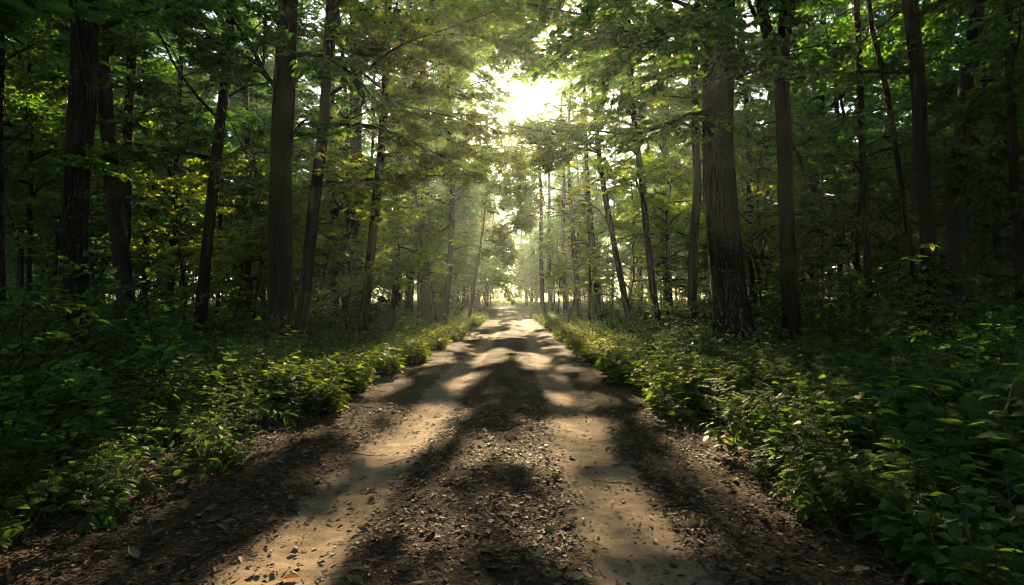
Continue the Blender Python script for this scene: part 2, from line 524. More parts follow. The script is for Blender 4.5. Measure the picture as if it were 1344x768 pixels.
def open_to_sun(P, r):
    """mask of leaves that stay: the beams, and the gap in which the sun itself stands, are left open"""
    n = len(P)
    keep = np.ones(n, bool)
    if not n: return keep
    P = np.asarray(P, float)
    t = P[:, 2] / SUN[2]
    gx = P[:, 0] - SH[0] * P[:, 2]; gy = P[:, 1] - SH[1] * P[:, 2]
    wob = np.clip(1 + 1.1 * (vnoise(gx * 2.3, gy * 1.1, 9) - .5) * 2 * .7 + 1.0 * (vnoise(gx * 6.1, gy * 3.1, 10) - .5), .1, 2)
    rnd = r.random(n)
    for (bx, by), (rx, ry), bt, be in zip(BEAM_G, BEAM_R, BEAM_T, BEAM_E):
        q = ((gx - bx) / rx) ** 2 + ((gy - by) / ry) ** 2
        keep &= ~((q < wob) & (t > bt) & (rnd > be))
    V = P - CAM
    dist = np.linalg.norm(V, axis=1)
    ca = np.clip((V @ SUN) / np.maximum(dist, .01), -1, 1)
    deg = np.degrees(np.arccos(ca))
    pk = sst(1.1, 2.7, deg + 1.4 * (vnoise(P[:, 0] * 2, P[:, 2] * 2, 12) - .5)) * .9 + .1 * (deg > 2.0)
    keep &= rnd < np.maximum(pk, (deg > 3.4) * 1.0) + 1e-6
    return keep


def in_beam(P):
    """share of the points that stand in the open beams"""
    P = np.asarray(P, float)
    t = P[:, 2] / SUN[2]
    gx = P[:, 0] - SH[0] * P[:, 2]; gy = P[:, 1] - SH[1] * P[:, 2]
    q = ((gx[:, None] - BEAM_G[None, :, 0]) / (BEAM_R[None, :, 0] + .12)) ** 2 + ((gy[:, None] - BEAM_G[None, :, 1]) / BEAM_R[None, :, 1]) ** 2
    return float(((q < 1) & (t[:, None] > BEAM_T[None])).any(1).mean())


# ------------------------------------------------------------------ tree parts
UP = np.array([0, 0, 1.0])


def spray(P, r0, r, leaf, dens=1.0, flat=.52, wood=None, crown=None, carve=True, lo=False, twigs=True, spread=1.0, mat=0, wmat=0):
    """a limb along polyline P: side shoots left and right, twigs on them, leaves along both"""
    P = np.asarray(P, float); K = len(P)
    seg = np.linalg.norm(np.diff(P, axis=0), axis=1); cum = np.concatenate([[0], np.cumsum(seg)]); Ltot = cum[-1]
    if wood is not None:
        tube(wood, P, np.linspace(r0, max(r0 * .22, .004), K), 6 if r0 > .025 else 4, mat=wmat)

    def along(f):
        d = f * Ltot
        return np.stack([np.interp(d, cum, P[:, k]) for k in range(3)], -1)
    n2 = max(5, int(Ltot * 3.6))
    f = np.sort(r.uniform(.16, 1.0, n2)); f[-1] = .995
    B = along(f); T = unit(along(np.minimum(f + .04, 1)) - along(np.minimum(f + .04, 1) - .04))
    side = np.where(np.arange(n2) % 2 == 0, 1, -1)[:, None]
    H = unit(np.cross(T, UP)) * side
    ang = r.uniform(.6, 1.15, (n2, 1)); ang[-1] = .05
    D2 = unit(T * np.cos(ang) + H * np.sin(ang) + UP * r.normal(-.02, .30, (n2, 1)))
    l2 = (Ltot * .42 * (1.12 - f) + .35) * r.uniform(.7, 1.25, n2) * spread
    E2 = B + D2 * l2[:, None] - UP * (l2 ** 2 * .06)[:, None]
    if wood is not None and carve:
        w_ = open_to_sun(E2, r) & open_to_sun(B * .5 + E2 * .5, r)
        segs(wood, B[w_], E2[w_], np.maximum(r0 * .35 * (1.1 - f), .005)[w_], .003, 4 if not lo else 3, wmat)
    elif wood is not None:
        segs(wood, B, E2, np.maximum(r0 * .35 * (1.1 - f), .005), .003, 4 if not lo else 3, wmat)
    # twigs
    n3 = np.maximum(2, (l2 * 6.0 * dens).astype(int))
    idx = np.repeat(np.arange(n2), n3)
    g = r.uniform(.15, 1.0, len(idx))
    B3 = B[idx] + (E2 - B)[idx] * g[:, None]
    T3 = D2[idx]
    H3 = unit(np.cross(T3, UP)) * np.where(r.random(len(idx)) < .5, 1, -1)[:, None]
    a3 = r.uniform(.5, 1.1, (len(idx), 1))
    D3 = unit(T3 * np.cos(a3) + H3 * np.sin(a3) + UP * r.normal(-.02, .18, (len(idx), 1)))
    l3 = (.18 + .38 * (1 - g) * np.minimum(l2[idx], 1.2) + r.uniform(0, .18, len(idx))) * spread
    E3 = B3 + D3 * l3[:, None]
    if wood is not None and twigs and not lo:
        w_ = open_to_sun(E3, r) if carve else np.ones(len(E3), bool)
        segs(wood, B3[w_], E3[w_], .0042, .002, 3, wmat)
    # leaves along shoots and twigs
    S0 = np.concatenate([B3, B]); S1 = np.concatenate([E3, E2]); ln = np.concatenate([l3, l2])
    sp = leaf * .34 / dens
    m = np.maximum(2, (ln / sp).astype(int))
    ii = np.repeat(np.arange(len(S0)), m)
    u = r.uniform(.12, 1.03, len(ii))
    Q = S0[ii] + (S1 - S0)[ii] * u[:, None]
    T4 = unit((S1 - S0)[ii])
    H4 = unit(np.cross(T4, UP)) * np.where(r.random(len(ii)) < .5, 1, -1)[:, None]
    a4 = r.uniform(.3, 1.2, (len(ii), 1))
    D4 = T4 * np.cos(a4) + H4 * np.sin(a4) + UP * r.normal(-.12, .25, (len(ii), 1))
    N4 = unit(UP + r.normal(0, flat, (len(ii), 3)))
    L = leaf * r.uniform(.65, 1.2, len(ii))
    if carve:
        k = open_to_sun(Q, r)
        Q, D4, N4, L = Q[k], D4[k], N4[k], L[k]
    (leaves_lo if lo else leaves)(crown, Q, D4, N4, L, L * r.uniform(.5, .68, len(L)), mat=mat)


def limb_line(p, az, el, length, r, K=7, droop=.25, wig=.08):
    d = np.array([math.cos(az) * math.cos(el), math.sin(az) * math.cos(el), math.sin(el)])
    P = [np.array(p, float)]
    for k in range(K - 1):
        d = unit(d + np.array([r.normal(0, wig), r.normal(0, wig), r.normal(0, wig) - droop / (K - 1)]))
        P.append(P[-1] + d * length / (K - 1))
    return np.array(P)


def resample(P, n):
    P = np.asarray(P, float)
    seg = np.linalg.norm(np.diff(P, axis=0), axis=1); cum = np.concatenate([[0], np.cumsum(seg)])
    # Catmull-like smoothing through cubic Hermite
    tg = np.gradient(P, cum, axis=0)
    d = np.linspace(0, cum[-1], n)
    i = np.clip(np.searchsorted(cum, d, 'right') - 1, 0, len(P) - 2)
    h = (cum[i + 1] - cum[i])[:, None]; s = ((d - cum[i])[:, None]) / h
    return ((2 * s**3 - 3 * s**2 + 1) * P[i] + (s**3 - 2 * s**2 + s) * h * tg[i] + (-2 * s**3 + 3 * s**2) * P[i + 1] + (s**3 - s**2) * h * tg[i + 1])


def trunk_mesh(mb, P, r0, r, m=14, flare=.5, taper=.55, wob=.07):
    K = len(P)
    z = P[:, 2] - P[0, 2]
    H = z[-1]
    R = r0 * (1 - taper * (z / H)) * (1 + flare * np.exp(-z / (.5 + r0)))
    R[-1] *= .4
    R = R * (1 + wob * (np.interp(np.arange(K), np.arange(0, K, 3), r.uniform(-1, 1, len(np.arange(0, K, 3))))))
    if m < 20:
        tube(mb, P, R, m, .10, r)
        return R
    # furrowed bark: ridges that run up the stem, split and merge
    K2 = 150
    cum = np.concatenate([[0], np.cumsum(np.linalg.norm(np.diff(P, axis=0), axis=1))])
    d = np.concatenate([np.linspace(0, 12, 120, endpoint=False), np.linspace(12, cum[-1], 30)]) if cum[-1] > 13 else np.linspace(0, cum[-1], K2)
    P2 = np.stack([np.interp(d, cum, P[:, c]) for c in range(3)], -1); R2 = np.interp(d, cum, R)
    n0 = mb.n; tube(mb, P2, R2, m)
    th = np.arange(m) * 2 * PI / m
    zz, tt = np.meshgrid(d, th, indexing='ij')
    u = np.abs(((tt + PI) % (2 * PI)) - PI)
    rid = vnoise(u * 6.5 + 3 * (tt > PI), zz * 1.3, 31) * .6 + vnoise(u * 13 + 7, zz * 3.0, 32) * .4
    lump = vnoise(u * 1.2, zz * .7, int(r.integers(99)) + 40) - .5
    k = 1 + .13 * (rid - .5) + .16 * lump + (.12 * np.cos(tt * 5 + lump * 3)) * np.exp(-zz / .7)
    V = mb.v[-2].reshape(len(d), m, 3)
    V = P2[:, None] + (V - P2[:, None]) * k[..., None]
    mb.v[-2] = V.reshape(-1, 3).astype(np.float32)
    return R


def ground_z(x, y):
    return float(floor_h(np.array([x]), np.array([y]))[0])


# ------------------------------------------------------------------ hero trees (as seen in the photo)
def hero(pts, d, wpx, label, bark='bark', top=21, low=4.5, nb=14, blen=3.2, leaf=.125, mat='canopy', guided=(), forks=(), group=None, seed=0, dens=1.25, dshift=0.0, arch=0.0, over=0, m=14, lo=False, name='tree'):
    r = np.random.default_rng(1000 + seed)
    W = [at(X, Y, d + dshift * k / max(1, len(pts) - 1)) for k, (X, Y) in enumerate(pts)]
    b = W[0].copy()
    gz = ground_z(b[0], b[1])
    dirn = (W[1] - W[0]) / max(W[1][2] - W[0][2], .1)
    if b[2] > gz + .05:
        W.insert(0, b - np.clip(dirn, -.2, 1) * (b[2] - gz)); W[0][2] = gz
    base = np.array([W[0][0], W[0][1], gz])
    W[0] = base - np.array([0, 0, .12])
    last = W[-1] - W[-2]; last = last / max(last[2], .2)
    zt = W[-1][2]
    while zt < top - 1:
        step = min(3.5, top - zt)
        last = last * .8 + np.array([r.normal(0, .05), r.normal(0, .05), .2]); last[2] = 1
        W.append(W[-1] + last * step); zt += step
    P = resample(np.array(W), 40)
    r0 = wpx / F * d / 2 * .95
    root = empty(name, base)
    tag(root, label, 'tree', group)
    tb = MB()
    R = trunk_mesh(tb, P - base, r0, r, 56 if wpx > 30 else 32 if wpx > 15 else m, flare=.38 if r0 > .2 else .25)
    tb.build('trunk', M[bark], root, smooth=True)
    crown = MB()
    zs = P[:, 2]

    def trunk_at(z):
        return np.array([np.interp(z, zs, P[:, k]) for k in range(3)]), float(np.interp(z, zs, R))
    for (gp, gd0, gd1, gr) in guided:
        n = len(gp)
        L = np.array([at(X, Y, gd0 + (gd1 - gd0) * k / (n - 1)) for k, (X, Y) in enumerate(gp)])
        tb_, tr_ = trunk_at(L[0][2]); L[0] = tb_
        L = resample(L, 10)
        wb = MB(); spray(L, gr, r, leaf, dens * 1.15, wood=wb, crown=(c := MB()), lo=lo)
        merge(crown, c)
        shift(wb, -base); wb.build('branch', M['twig'], root, smooth=True)
    for (gp, fr) in forks:
        L = np.array([at(X, Y, d) for (X, Y) in gp]); tb_, tr_ = trunk_at(L[0][2]); L[0] = tb_
        end = L[-1] - L[-2]
        L = np.concatenate([L, [L[-1] + end * 1.5 + UP * 1.5]])
        L = resample(L, 12)
        wb = MB(); tube(wb, L, np.linspace(fr, fr * .45, 12), 10, .08, r)
        sp = limb_line(L[-1], r.uniform(0, 6.28), .8, 3, r)
        spray(sp, fr * .4, r, leaf, dens, wood=wb, crown=crown, lo=lo)
        shift(wb, -base); wb.build('branch', M[bark], root, smooth=True)
    az = r.uniform(0, 6.28)
    for k in range(nb):
        fz = (k + r.uniform(0, .9)) / nb
        z = low + (top - 1.0 - low) * fz ** .9
        p, rr = trunk_at(z)
        az += 2.4 + r.uniform(-.5, .5)
        ln = blen * r.uniform(.7, 1.2) * (1 - .45 * fz ** 2)
        a_ = az
        if arch and r.random() < arch:
            a_ = (PI if base[0] > 0 else 0) + r.normal(0, .7); ln *= 1.6
        for go in range(5):
            P_ = limb_line(p, a_, r.uniform(.05, .95), ln, r, droop=r.uniform(.1, .9), wig=.13)
            if in_beam(resample(P_, 12)[2:]) < .34: break
            a_ += r.normal(0, .8); ln *= .9
        hi = lo or (p[2] - 1.5) / d > .62
        wb = MB(); spray(P_, min(rr * .5, .012 + .016 * ln), r, leaf * (1.35 if hi else 1), dens, wood=wb, crown=crown, lo=hi)
        shift(wb, -base); wb.build('branch', M['twig'], root, smooth=True)
    for k in range(over):                        # boughs that reach out over the path
        z = base[2] + top * r.uniform(.34, .92)
        p, rr = trunk_at(z)
        pc = float(path_cx(p[1])); u = abs(p[0] - pc)
        P_ = limb_line(p, (PI if p[0] > pc else 0) + r.normal(0, .3), r.uniform(.0, .5), u + r.uniform(.2, 2.2), r, 8, r.uniform(.1, .6), .10)
        wb = MB(); spray(P_, .05, r, leaf, dens, wood=wb, crown=crown, lo=lo, spread=1.25)
        shift(wb, -base); wb.build('branch', M['twig'], root, smooth=True)
    shift(crown, -base)
    crown.build('crown', M[mat], root)
    return root


def merge(a, b):
    off = a.n
    a.v += b.v; a.n += b.n
    a.f3 += [f + off for f in b.f3]; a.f4 += [f + off for f in b.f4]
    a.m3 += b.m3; a.m4 += b.m4; a.uv3 += b.uv3


def shift(mb, d):
    mb.v = [v + np.asarray(d, np.float32) for v in mb.v]


S = 0
HERO_XY = []


def H(*a, **k):
    global S
    S += 1
    o = hero(*a, seed=S, **k)
    HERO_XY.append((o.location[0], o.location[1]))
    return o


# left of the path
H([(97, 372), (99, 270), (108, 150), (112, 0)], 10, 35, 'thick dark trunk nearest on the left, behind the leafy shrubs', blen=3.0, low=4.6, nb=13,
  guided=[([(110, 15), (60, 5), (0, 8)], 10, 9, .035), ([(118, 225), (125, 218), (131, 214)], 10, 9.8, .012)])
H([(158, 330), (148, 250), (140, 150), (133, 60)], 15, 22, 'greyish trunk just right of the thick dark trunk on the left', 'bark_grey', low=5.5)
H([(164, 300), (167, 200), (172, 90), (176, 0)], 17, 15, 'slim dark trunk behind the grey trunk on the left', low=4.5)
H([(265, 395), (275, 290), (287, 180), (300, 60), (304, 0)], 17, 16, 'leaning dark trunk with a long thin limb arching up to the left', low=4.4,
  guided=[([(286, 158), (262, 130), (232, 90), (216, 58), (198, 25), (182, -5)], 17, 11, .05), ([(290, 140), (310, 175), (335, 230), (352, 275)], 17, 15, .03)])
H([(368, 410), (368, 250), (374, 100), (378, 0)], 14, 33, 'broad straight dark trunk standing left of the path', arch=.1, low=5.2, nb=15, blen=3.4)
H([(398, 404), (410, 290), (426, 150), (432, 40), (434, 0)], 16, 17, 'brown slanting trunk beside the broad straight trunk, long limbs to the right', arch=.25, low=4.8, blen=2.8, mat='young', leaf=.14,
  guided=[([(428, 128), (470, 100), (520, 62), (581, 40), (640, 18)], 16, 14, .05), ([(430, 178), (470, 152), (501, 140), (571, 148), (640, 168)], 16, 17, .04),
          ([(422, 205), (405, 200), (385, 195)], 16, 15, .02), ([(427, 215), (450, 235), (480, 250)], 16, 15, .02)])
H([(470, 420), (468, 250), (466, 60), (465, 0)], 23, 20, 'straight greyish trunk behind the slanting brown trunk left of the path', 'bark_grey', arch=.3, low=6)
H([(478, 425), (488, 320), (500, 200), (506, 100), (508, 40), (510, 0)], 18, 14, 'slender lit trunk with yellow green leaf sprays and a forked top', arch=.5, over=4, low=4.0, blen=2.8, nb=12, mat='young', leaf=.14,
  forks=[([(506, 95), (522, 70), (535, 15)], .09)],
  guided=[([(522, 70), (570, 82), (616, 92), (661, 122)], 18, 20, .05), ([(497, 225), (530, 215), (580, 225), (630, 240)], 18, 19, .03), ([(495, 245), (470, 225), (440, 212)], 18, 17, .025),
          ([(490, 270), (520, 275), (560, 300)], 18, 17.4, .022), ([(500, 180), (460, 165), (420, 170)], 18, 17, .025), ([(502, 150), (550, 170), (610, 185)], 18, 20, .03), ([(506, 60), (560, 40), (620, 30), (690, 40)], 18, 21, .035), ([(508, 20), (570, 0), (640, -10), (710, -8)], 18, 20, .04), ([(503, 140), (550, 125), (600, 128), (645, 150)], 18, 19.5, .03), ([(500, 205), (560, 205), (620, 205), (668, 216)], 18, 20, .03), ([(507, 75), (560, 70), (610, 60), (650, 70)], 18, 19.5, .03)])
H([(440, 402), (438, 240), (436, 100)], 27, 10, 'thin dark trunk left of the greyish straight trunk', low=5)
H([(453, 402), (456, 240), (452, 100)], 29, 9, 'thin dark trunk between the two greyish left trunks', low=5)
H([(557, 404), (558, 240), (556, 140)], 34, 15, 'tall grey trunk in light haze left of the path', 'bark_grey', arch=.5, over=7, low=5, mat='young', leaf=.13, lo=True)
H([(538, 404), (544, 270), (536, 160)], 36, 9, 'thin trunk left of the tall grey trunk in the haze', over=7, low=4, leaf=.14, lo=True)
H([(585, 407), (592, 320), (594, 240), (590, 170)], 30, 9, 'slim dark trunk with lit side sprays close to the left path edge', arch=.5, over=7, low=3.2, blen=2.6, mat='young', leaf=.13,
  guided=[([(592, 330), (615, 322), (645, 330)], 30, 29, .03), ([(592, 335), (570, 332), (548, 338)], 30, 29, .03), ([(593, 265), (610, 258), (640, 270)], 30, 31, .03), ([(591, 180), (612, 145), (640, 125), (662, 100)], 30, 31, .04), ([(591, 170), (600, 110), (630, 70), (670, 60)], 30, 32, .04)])
H([(617, 409), (628, 340), (635, 290), (640, 230)], 44, 4.5, 'thin leaning stem in the haze by the left path edge', arch=.5, top=12, low=3, nb=9, blen=2.2, leaf=.16, lo=True)
H([(190, 388), (192, 200), (188, 60)], 25, 9, 'thin dark trunk behind the slim trunk on the left', low=4)
H([(225, 390), (232, 200), (238, 60)], 24, 8, 'thin dark stem between the left slim trunk and the leaning trunk', low=4)
H([(286, 392), (291, 250), (300, 100)], 26, 6, 'very thin stem just right of the leaning dark trunk', low=4)
H([(326, 390), (327, 230), (322, 90)], 28, 11, 'grey trunk left of the broad straight trunk, deeper in the wood', 'bark_grey', low=4.5)
H([(2, 350), (0, 200), (3, 40)], 14, 8, 'thin trunk cut by the left edge of the view', low=4)
H([(517, 400), (520, 300), (524, 200)], 40, 8, 'dark thin trunk right of the slender lit trunk, in the shade behind', low=4, leaf=.16, lo=True)
# right of the path
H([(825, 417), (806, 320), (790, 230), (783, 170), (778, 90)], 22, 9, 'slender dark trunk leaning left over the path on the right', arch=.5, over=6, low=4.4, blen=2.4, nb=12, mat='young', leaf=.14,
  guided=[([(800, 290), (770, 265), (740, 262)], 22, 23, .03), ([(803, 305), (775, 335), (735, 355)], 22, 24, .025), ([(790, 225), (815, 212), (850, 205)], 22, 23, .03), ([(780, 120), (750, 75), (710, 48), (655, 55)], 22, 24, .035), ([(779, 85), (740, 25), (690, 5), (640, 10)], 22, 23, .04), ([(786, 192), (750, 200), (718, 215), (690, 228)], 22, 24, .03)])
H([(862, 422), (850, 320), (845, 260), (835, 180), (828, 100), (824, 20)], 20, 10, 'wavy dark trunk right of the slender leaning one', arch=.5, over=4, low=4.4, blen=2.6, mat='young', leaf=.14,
  guided=[([(838, 200), (815, 215), (780, 222)], 20, 21, .025), ([(826, 65), (780, 55), (735, 78), (705, 92)], 20, 22, .03), ([(834, 175), (790, 165), (748, 165), (716, 178)], 20, 22, .03)])
H([(908, 426), (910, 330), (915, 250), (912, 150), (912, 70)], 19, 13, 'dark straight trunk left of the big rough trunk', low=5.5)
H([(967, 474), (951, 330), (942, 200), (944, 80), (946, 0)], 12.5, 48, 'biggest trunk with rough furrowed bark right of the path', arch=.15, dens=.8, low=5.0, nb=16, blen=3.6, leaf=.15,
  guided=[([(944, 60), (915, 42), (875, 30), (820, 42)], 12.5, 8.5, .06), ([(944, 40), (910, 12), (860, -5), (800, 2)], 12.5, 9.5, .06), ([(945, 110), (985, 95), (1030, 70), (1075, 60)], 12.5, 10, .04),
          ([(944, 90), (920, 80), (880, 100), (830, 130)], 12.5, 10.5, .035), ([(944, 30), (905, 20), (870, 45), (815, 75)], 12.5, 8, .04), ([(944, 100), (975, 75), (1000, 60)], 12.5, 10, .03)])
H([(1041, 468), (1034, 330), (1030, 200), (1026, 80), (1034, 0)], 12.8, 22, 'forked dark trunk right of the biggest rough trunk', low=5.2, forks=[([(1026, 95), (1012, 60), (1000, 10)], .14)])
H([(988, 408), (984, 250), (978, 100), (972, 20)], 26, 9, 'thin trunk seen between the biggest trunk and the forked trunk', low=5, leaf=.12)
H([(1141, 398), (1134, 250), (1129, 120), (1124, 0)], 16, 10, 'slender straight dark trunk right of the forked trunk', low=4.6)
H([(1206, 392), (1190, 290), (1175, 190), (1158, 90), (1145, 40), (1140, 0)], 15, 8, 'thin wavy stem bending left in front of two thick trunks', low=5.4, nb=11, blen=2.2)
H([(1224, 387), (1212, 250), (1206, 120), (1194, 0)], 14, 22, 'thick dark trunk right of the thin wavy stem', low=5.2)
H([(1252, 362), (1257, 240), (1268, 130), (1283, 0)], 15, 24, 'thick greyish trunk leaning right near the right edge', 'bark_grey', low=5,
  guided=[([(1262, 170), (1300, 200), (1318, 240), (1344, 260)], 15, 13, .03)])
H([(1338, 350), (1330, 200), (1324, 60), (1322, 0)], 13, 13, 'dark trunk at the right edge of the view', low=4.6, guided=[([(1328, 100), (1310, 65), (1300, 55)], 13, 12.5, .03)])
H([(785, 404), (778, 320), (771, 240), (768, 150)], 36, 8, 'dim dark trunk in haze left of the slender leaning trunk', over=8, low=4, mat='young', leaf=.15, lo=True)
H([(760, 404), (752, 300), (746, 200)], 44, 7, 'dim thin trunk in haze, second from the path on the right', arch=.5, over=8, low=4, mat='young', leaf=.16, lo=True)
H([(742, 404), (739, 300), (740, 220)], 52, 7, 'pale hazy trunk near the right path edge', arch=.5, over=8, low=5, leaf=.18, lo=True)
H([(712, 404), (710, 320), (710, 250)], 58, 6.5, 'stout hazy trunk standing nearest the right path edge far away', arch=.5, over=3, low=6, leaf=.2, lo=True)
H([(722, 404), (720, 320), (721, 250)], 62, 6, 'faint thin trunk just right of the stout hazy trunk', low=6, leaf=.2, lo=True)
H([(1068, 402), (1062, 250), (1070, 100)], 30, 7, 'faint thin trunk right of the forked trunk, deep in the green', low=4, leaf=.14, lo=True)
H([(1104, 400), (1100, 250), (1098, 100)], 28, 8, 'thin trunk left of the slender straight trunk on the right', low=4, leaf=.14, lo=True)
H([(940, 408), (930, 250), (925, 100)], 34, 8, 'dim trunk half hidden behind the biggest rough trunk', low=5, leaf=.15, lo=True)
H([(880, 410), (876, 300), (872, 150)], 36, 7, 'dim thin trunk between the wavy trunk and the straight dark trunk', low=5, leaf=.15, lo=True)
H([(1290, 375), (1296, 250), (1292, 100)], 24, 8, 'thin dark trunk behind the leaning greyish trunk on the right', low=4.5)
N_HERO = S

# ------------------------------------------------------------------ trees lining the far path (own crowns, beams kept open)
taken = list(HERO_XY)


def free(x, y, dmin):
    return all((x - a) ** 2 + (y - b) ** 2 > dmin * dmin for a, b in taken)


def plain_tree(x, y, r, label, group, top=20, r0=.16, low=4, nb=16, blen=3, leaf=.16, mat='canopy', bark='bark', carve=True, world=True, arch=0.0, name='tree', dens=1.3, over=0):
    z0 = ground_z(x, y) if world else 0
    base = np.array([x, y, z0]) if world else np.zeros(3)
    lean = r.normal(0, .035, 2); bow = r.normal(0, .35, 2)
    zz = np.linspace(-.1, top, 16); s = zz / top
    P = np.stack([base[0] + lean[0] * zz + bow[0] * np.sin(s * 3.0) + np.cumsum(r.normal(0, .05, 16)),
                  base[1] + lean[1] * zz + bow[1] * np.sin(s * 3.0) + np.cumsum(r.normal(0, .05, 16)), base[2] + zz], -1)
    P[:, :2] -= P[0, :2] - base[:2]
    root = empty(name, base); tag(root, label, name.replace('_', ' '), group)
    tb, cr = MB(), MB()
    R = trunk_mesh(tb, P - base, r0, r, 9, .3, .7)
    wb = MB()
    az = r.uniform(0, 6.28)
    for k in range(nb):
        fz = (k + r.uniform(0, .9)) / nb
        z = base[2] + low + (top - .6 - low) * fz
        p = np.array([np.interp(z, P[:, 2], P[:, c]) for c in range(3)])
        az += 2.4 + r.uniform(-.6, .6)
        ln = blen * r.uniform(.65, 1.2) * (1 - .45 * fz ** 2)
        a_ = az
        if arch and r.random() < arch:
            a_ = (PI if x > path_cx(y) else 0) + r.normal(0, .6); ln *= 1.75
        for go in range(5):
            L = limb_line(p, a_, r.uniform(-.05, 1.0), ln, r, 6, r.uniform(.1, .9), .14)
            if not carve or in_beam(resample(L, 12)[2:]) < .34: break
            a_ += r.normal(0, .8); ln *= .9
        spray(L, .012 + .012 * ln, r, leaf, dens, wood=wb, crown=cr, carve=carve, lo=True)
    for k in range(over):                        # limbs that reach out over the path
        z = base[2] + top * r.uniform(.28, .93)
        p = np.array([np.interp(z, P[:, 2], P[:, c]) for c in range(3)])
        u = abs(x - path_cx(y))
        L = limb_line(p, (PI if x > path_cx(y) else 0) + r.normal(0, .35), r.uniform(.0, .6), u + r.uniform(.6, 2.6), r, 7, r.uniform(.1, .7), .12)
        spray(L, .05, r, leaf, dens * 1.1, wood=wb, crown=cr, carve=carve, lo=True, spread=1.25)
    shift(wb, -base); merge(tb, wb)
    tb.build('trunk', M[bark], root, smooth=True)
    shift(cr, -base); cr.build('crown', M[mat], root)
    return root


k = 0
for i in range(2500):
    y = rng.uniform(24, 116); sd = rng.choice([-1, 1])
    x = path_cx(y) + sd * (rng.uniform(3.2, 5.5) if k % 2 else rng.uniform(4.5, 11.5))
    if not free(x, y, 2.2) or k >= 64: continue
    if in_beam(np.stack([np.full(30, x) + np.linspace(-.15, .15, 30), np.full(30, y), np.linspace(.5, 22, 30)], -1)) > .10: continue
    taken.append((x, y)); k += 1
    young = rng.random() < .35
    plain_tree(x, y, np.random.default_rng(5000 + i),
               'slim tree lining the far hazy stretch of the path on the ' + ('left' if sd < 0 else 'right'), 'trees lining the far path',
               top=rng.uniform(10, 15) if young else rng.uniform(20, 28), r0=rng.uniform(.06, .10) if young else rng.uniform(.12, .24),
               low=2.4 if young else rng.uniform(3.5, 6), nb=20 if young else 30, blen=2.5 if young else 3.4, arch=.7 if y < 62 else .2, over=7 if abs(x - path_cx(y)) < 6 and 30 < y < 60 else 0, leaf=.15 if y < 50 else .2,
               mat='young' if rng.random() < .5 else 'canopy', bark='bark' if rng.random() < .6 else 'bark_grey')

for i, (X, d, h) in enumerate([(330, 19, 7), (400, 21, 8), (455, 19.5, 7), (520, 21, 8), (545, 25, 8), (490, 26, 9), (575, 34, 8), (300, 24, 8), (420, 30, 9), (240, 20, 7), (605, 46, 8),
                               (745, 31, 7), (775, 27, 8), (815, 25, 8), (880, 22, 7), (870, 28, 9), (735, 44, 8), (920, 25, 8), (1010, 20, 7), (1060, 23, 8), (990, 29, 9), (1120, 22, 7)]):
    x = (X - 672) / F * d
    taken.append((x, d))
    sdn = 'left' if x < 0 else 'right'
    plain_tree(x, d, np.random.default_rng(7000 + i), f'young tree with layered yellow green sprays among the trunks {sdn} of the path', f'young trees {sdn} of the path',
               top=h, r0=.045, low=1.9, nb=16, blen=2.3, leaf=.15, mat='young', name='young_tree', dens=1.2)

# ------------------------------------------------------------------ deep forest: shared trees copied
protoT = [plain_tree(0, 0, np.random.default_rng(70 + j), 'x', 'x', top=21 + j * 1.4, r0=.12 + .025 * (j % 4), low=(2.0, 4.5, 3.0, 6.0, 2.4, 5.0)[j], nb=36, blen=4.2, leaf=.25, mat='far',
                     bark='bark' if j % 2 else 'bark_grey', carve=False, world=False) for j in range(6)]
protoY = [plain_tree(0, 0, np.random.default_rng(90 + j), 'x', 'x', top=6 + j * .9, r0=.04 + .008 * j, low=1.2, nb=18, blen=2.3, leaf=.14, mat='far' if j % 2 else 'canopy', carve=False, world=False, name='sapling') for j in range(5)]
cnt = {'T': 0, 'Y': 0}
used = set()


def place(protos, key, x, y, r, label, group, sc=(.85, 1.2)):
    j = int(r.integers(len(protos)))
    p = protos[j]
    o = copy_tree(p, (x, y, ground_z(x, y) - .02), r.uniform(0, 6.28), r.uniform(*sc), r.normal(0, .03, 2))
    o['label'] = label; o['group'] = group; cnt[key] += 1
    return o


r = np.random.default_rng(31)
for i in range(3000):
    if cnt['T'] >= 172: break
    y = r.uniform(19, 118) if cnt['T'] < 147 else r.uniform(60, 135); sd = r.choice([-1, 1])
    if abs(y) < 1: continue
    lim = .98 * y + 6
    x = path_cx(y) + sd * (13.0 + r.random() * max(1, lim - 12))
    if not free(x, y, 2.3): continue
    taken.append((x, y))
    place(protoT, 'T', x, y, r, 'dark tree deep in the shaded green forest ' + ('left' if sd < 0 else 'right') + ' of the path', 'trees deep in the forest')
for i in range(3000):
    if cnt['Y'] >= 130: break
    y = r.uniform(15, 85); sd = r.choice([-1, 1])
    x = path_cx(y) + sd * (8.2 + r.random() * max(1, .95 * y - 7))
    if not free(x, y, 1.6): continue
    taken.append((x, y))
    place(protoY, 'Y', x, y, r, 'leafy sapling in the shade under the tall trees ' + ('left' if sd < 0 else 'right') + ' of the path', 'saplings under the canopy', (.75, 1.25))
# trees closing the view beyond the path's end
for i in range(22):
    y = r.uniform(114, 150); x = r.uniform(-24, 22) if i < 10 else r.uniform(-8, 7)
    if -4.6 < x + .25 * (y - 120) / 20 < 3.2 and True: continue
    place(protoT, 'T', x, y, r, 'pale tree at the bright hazy end of the path', 'trees at the end of the path', (.8, 1.0) if i >= 10 else (.6, .9))
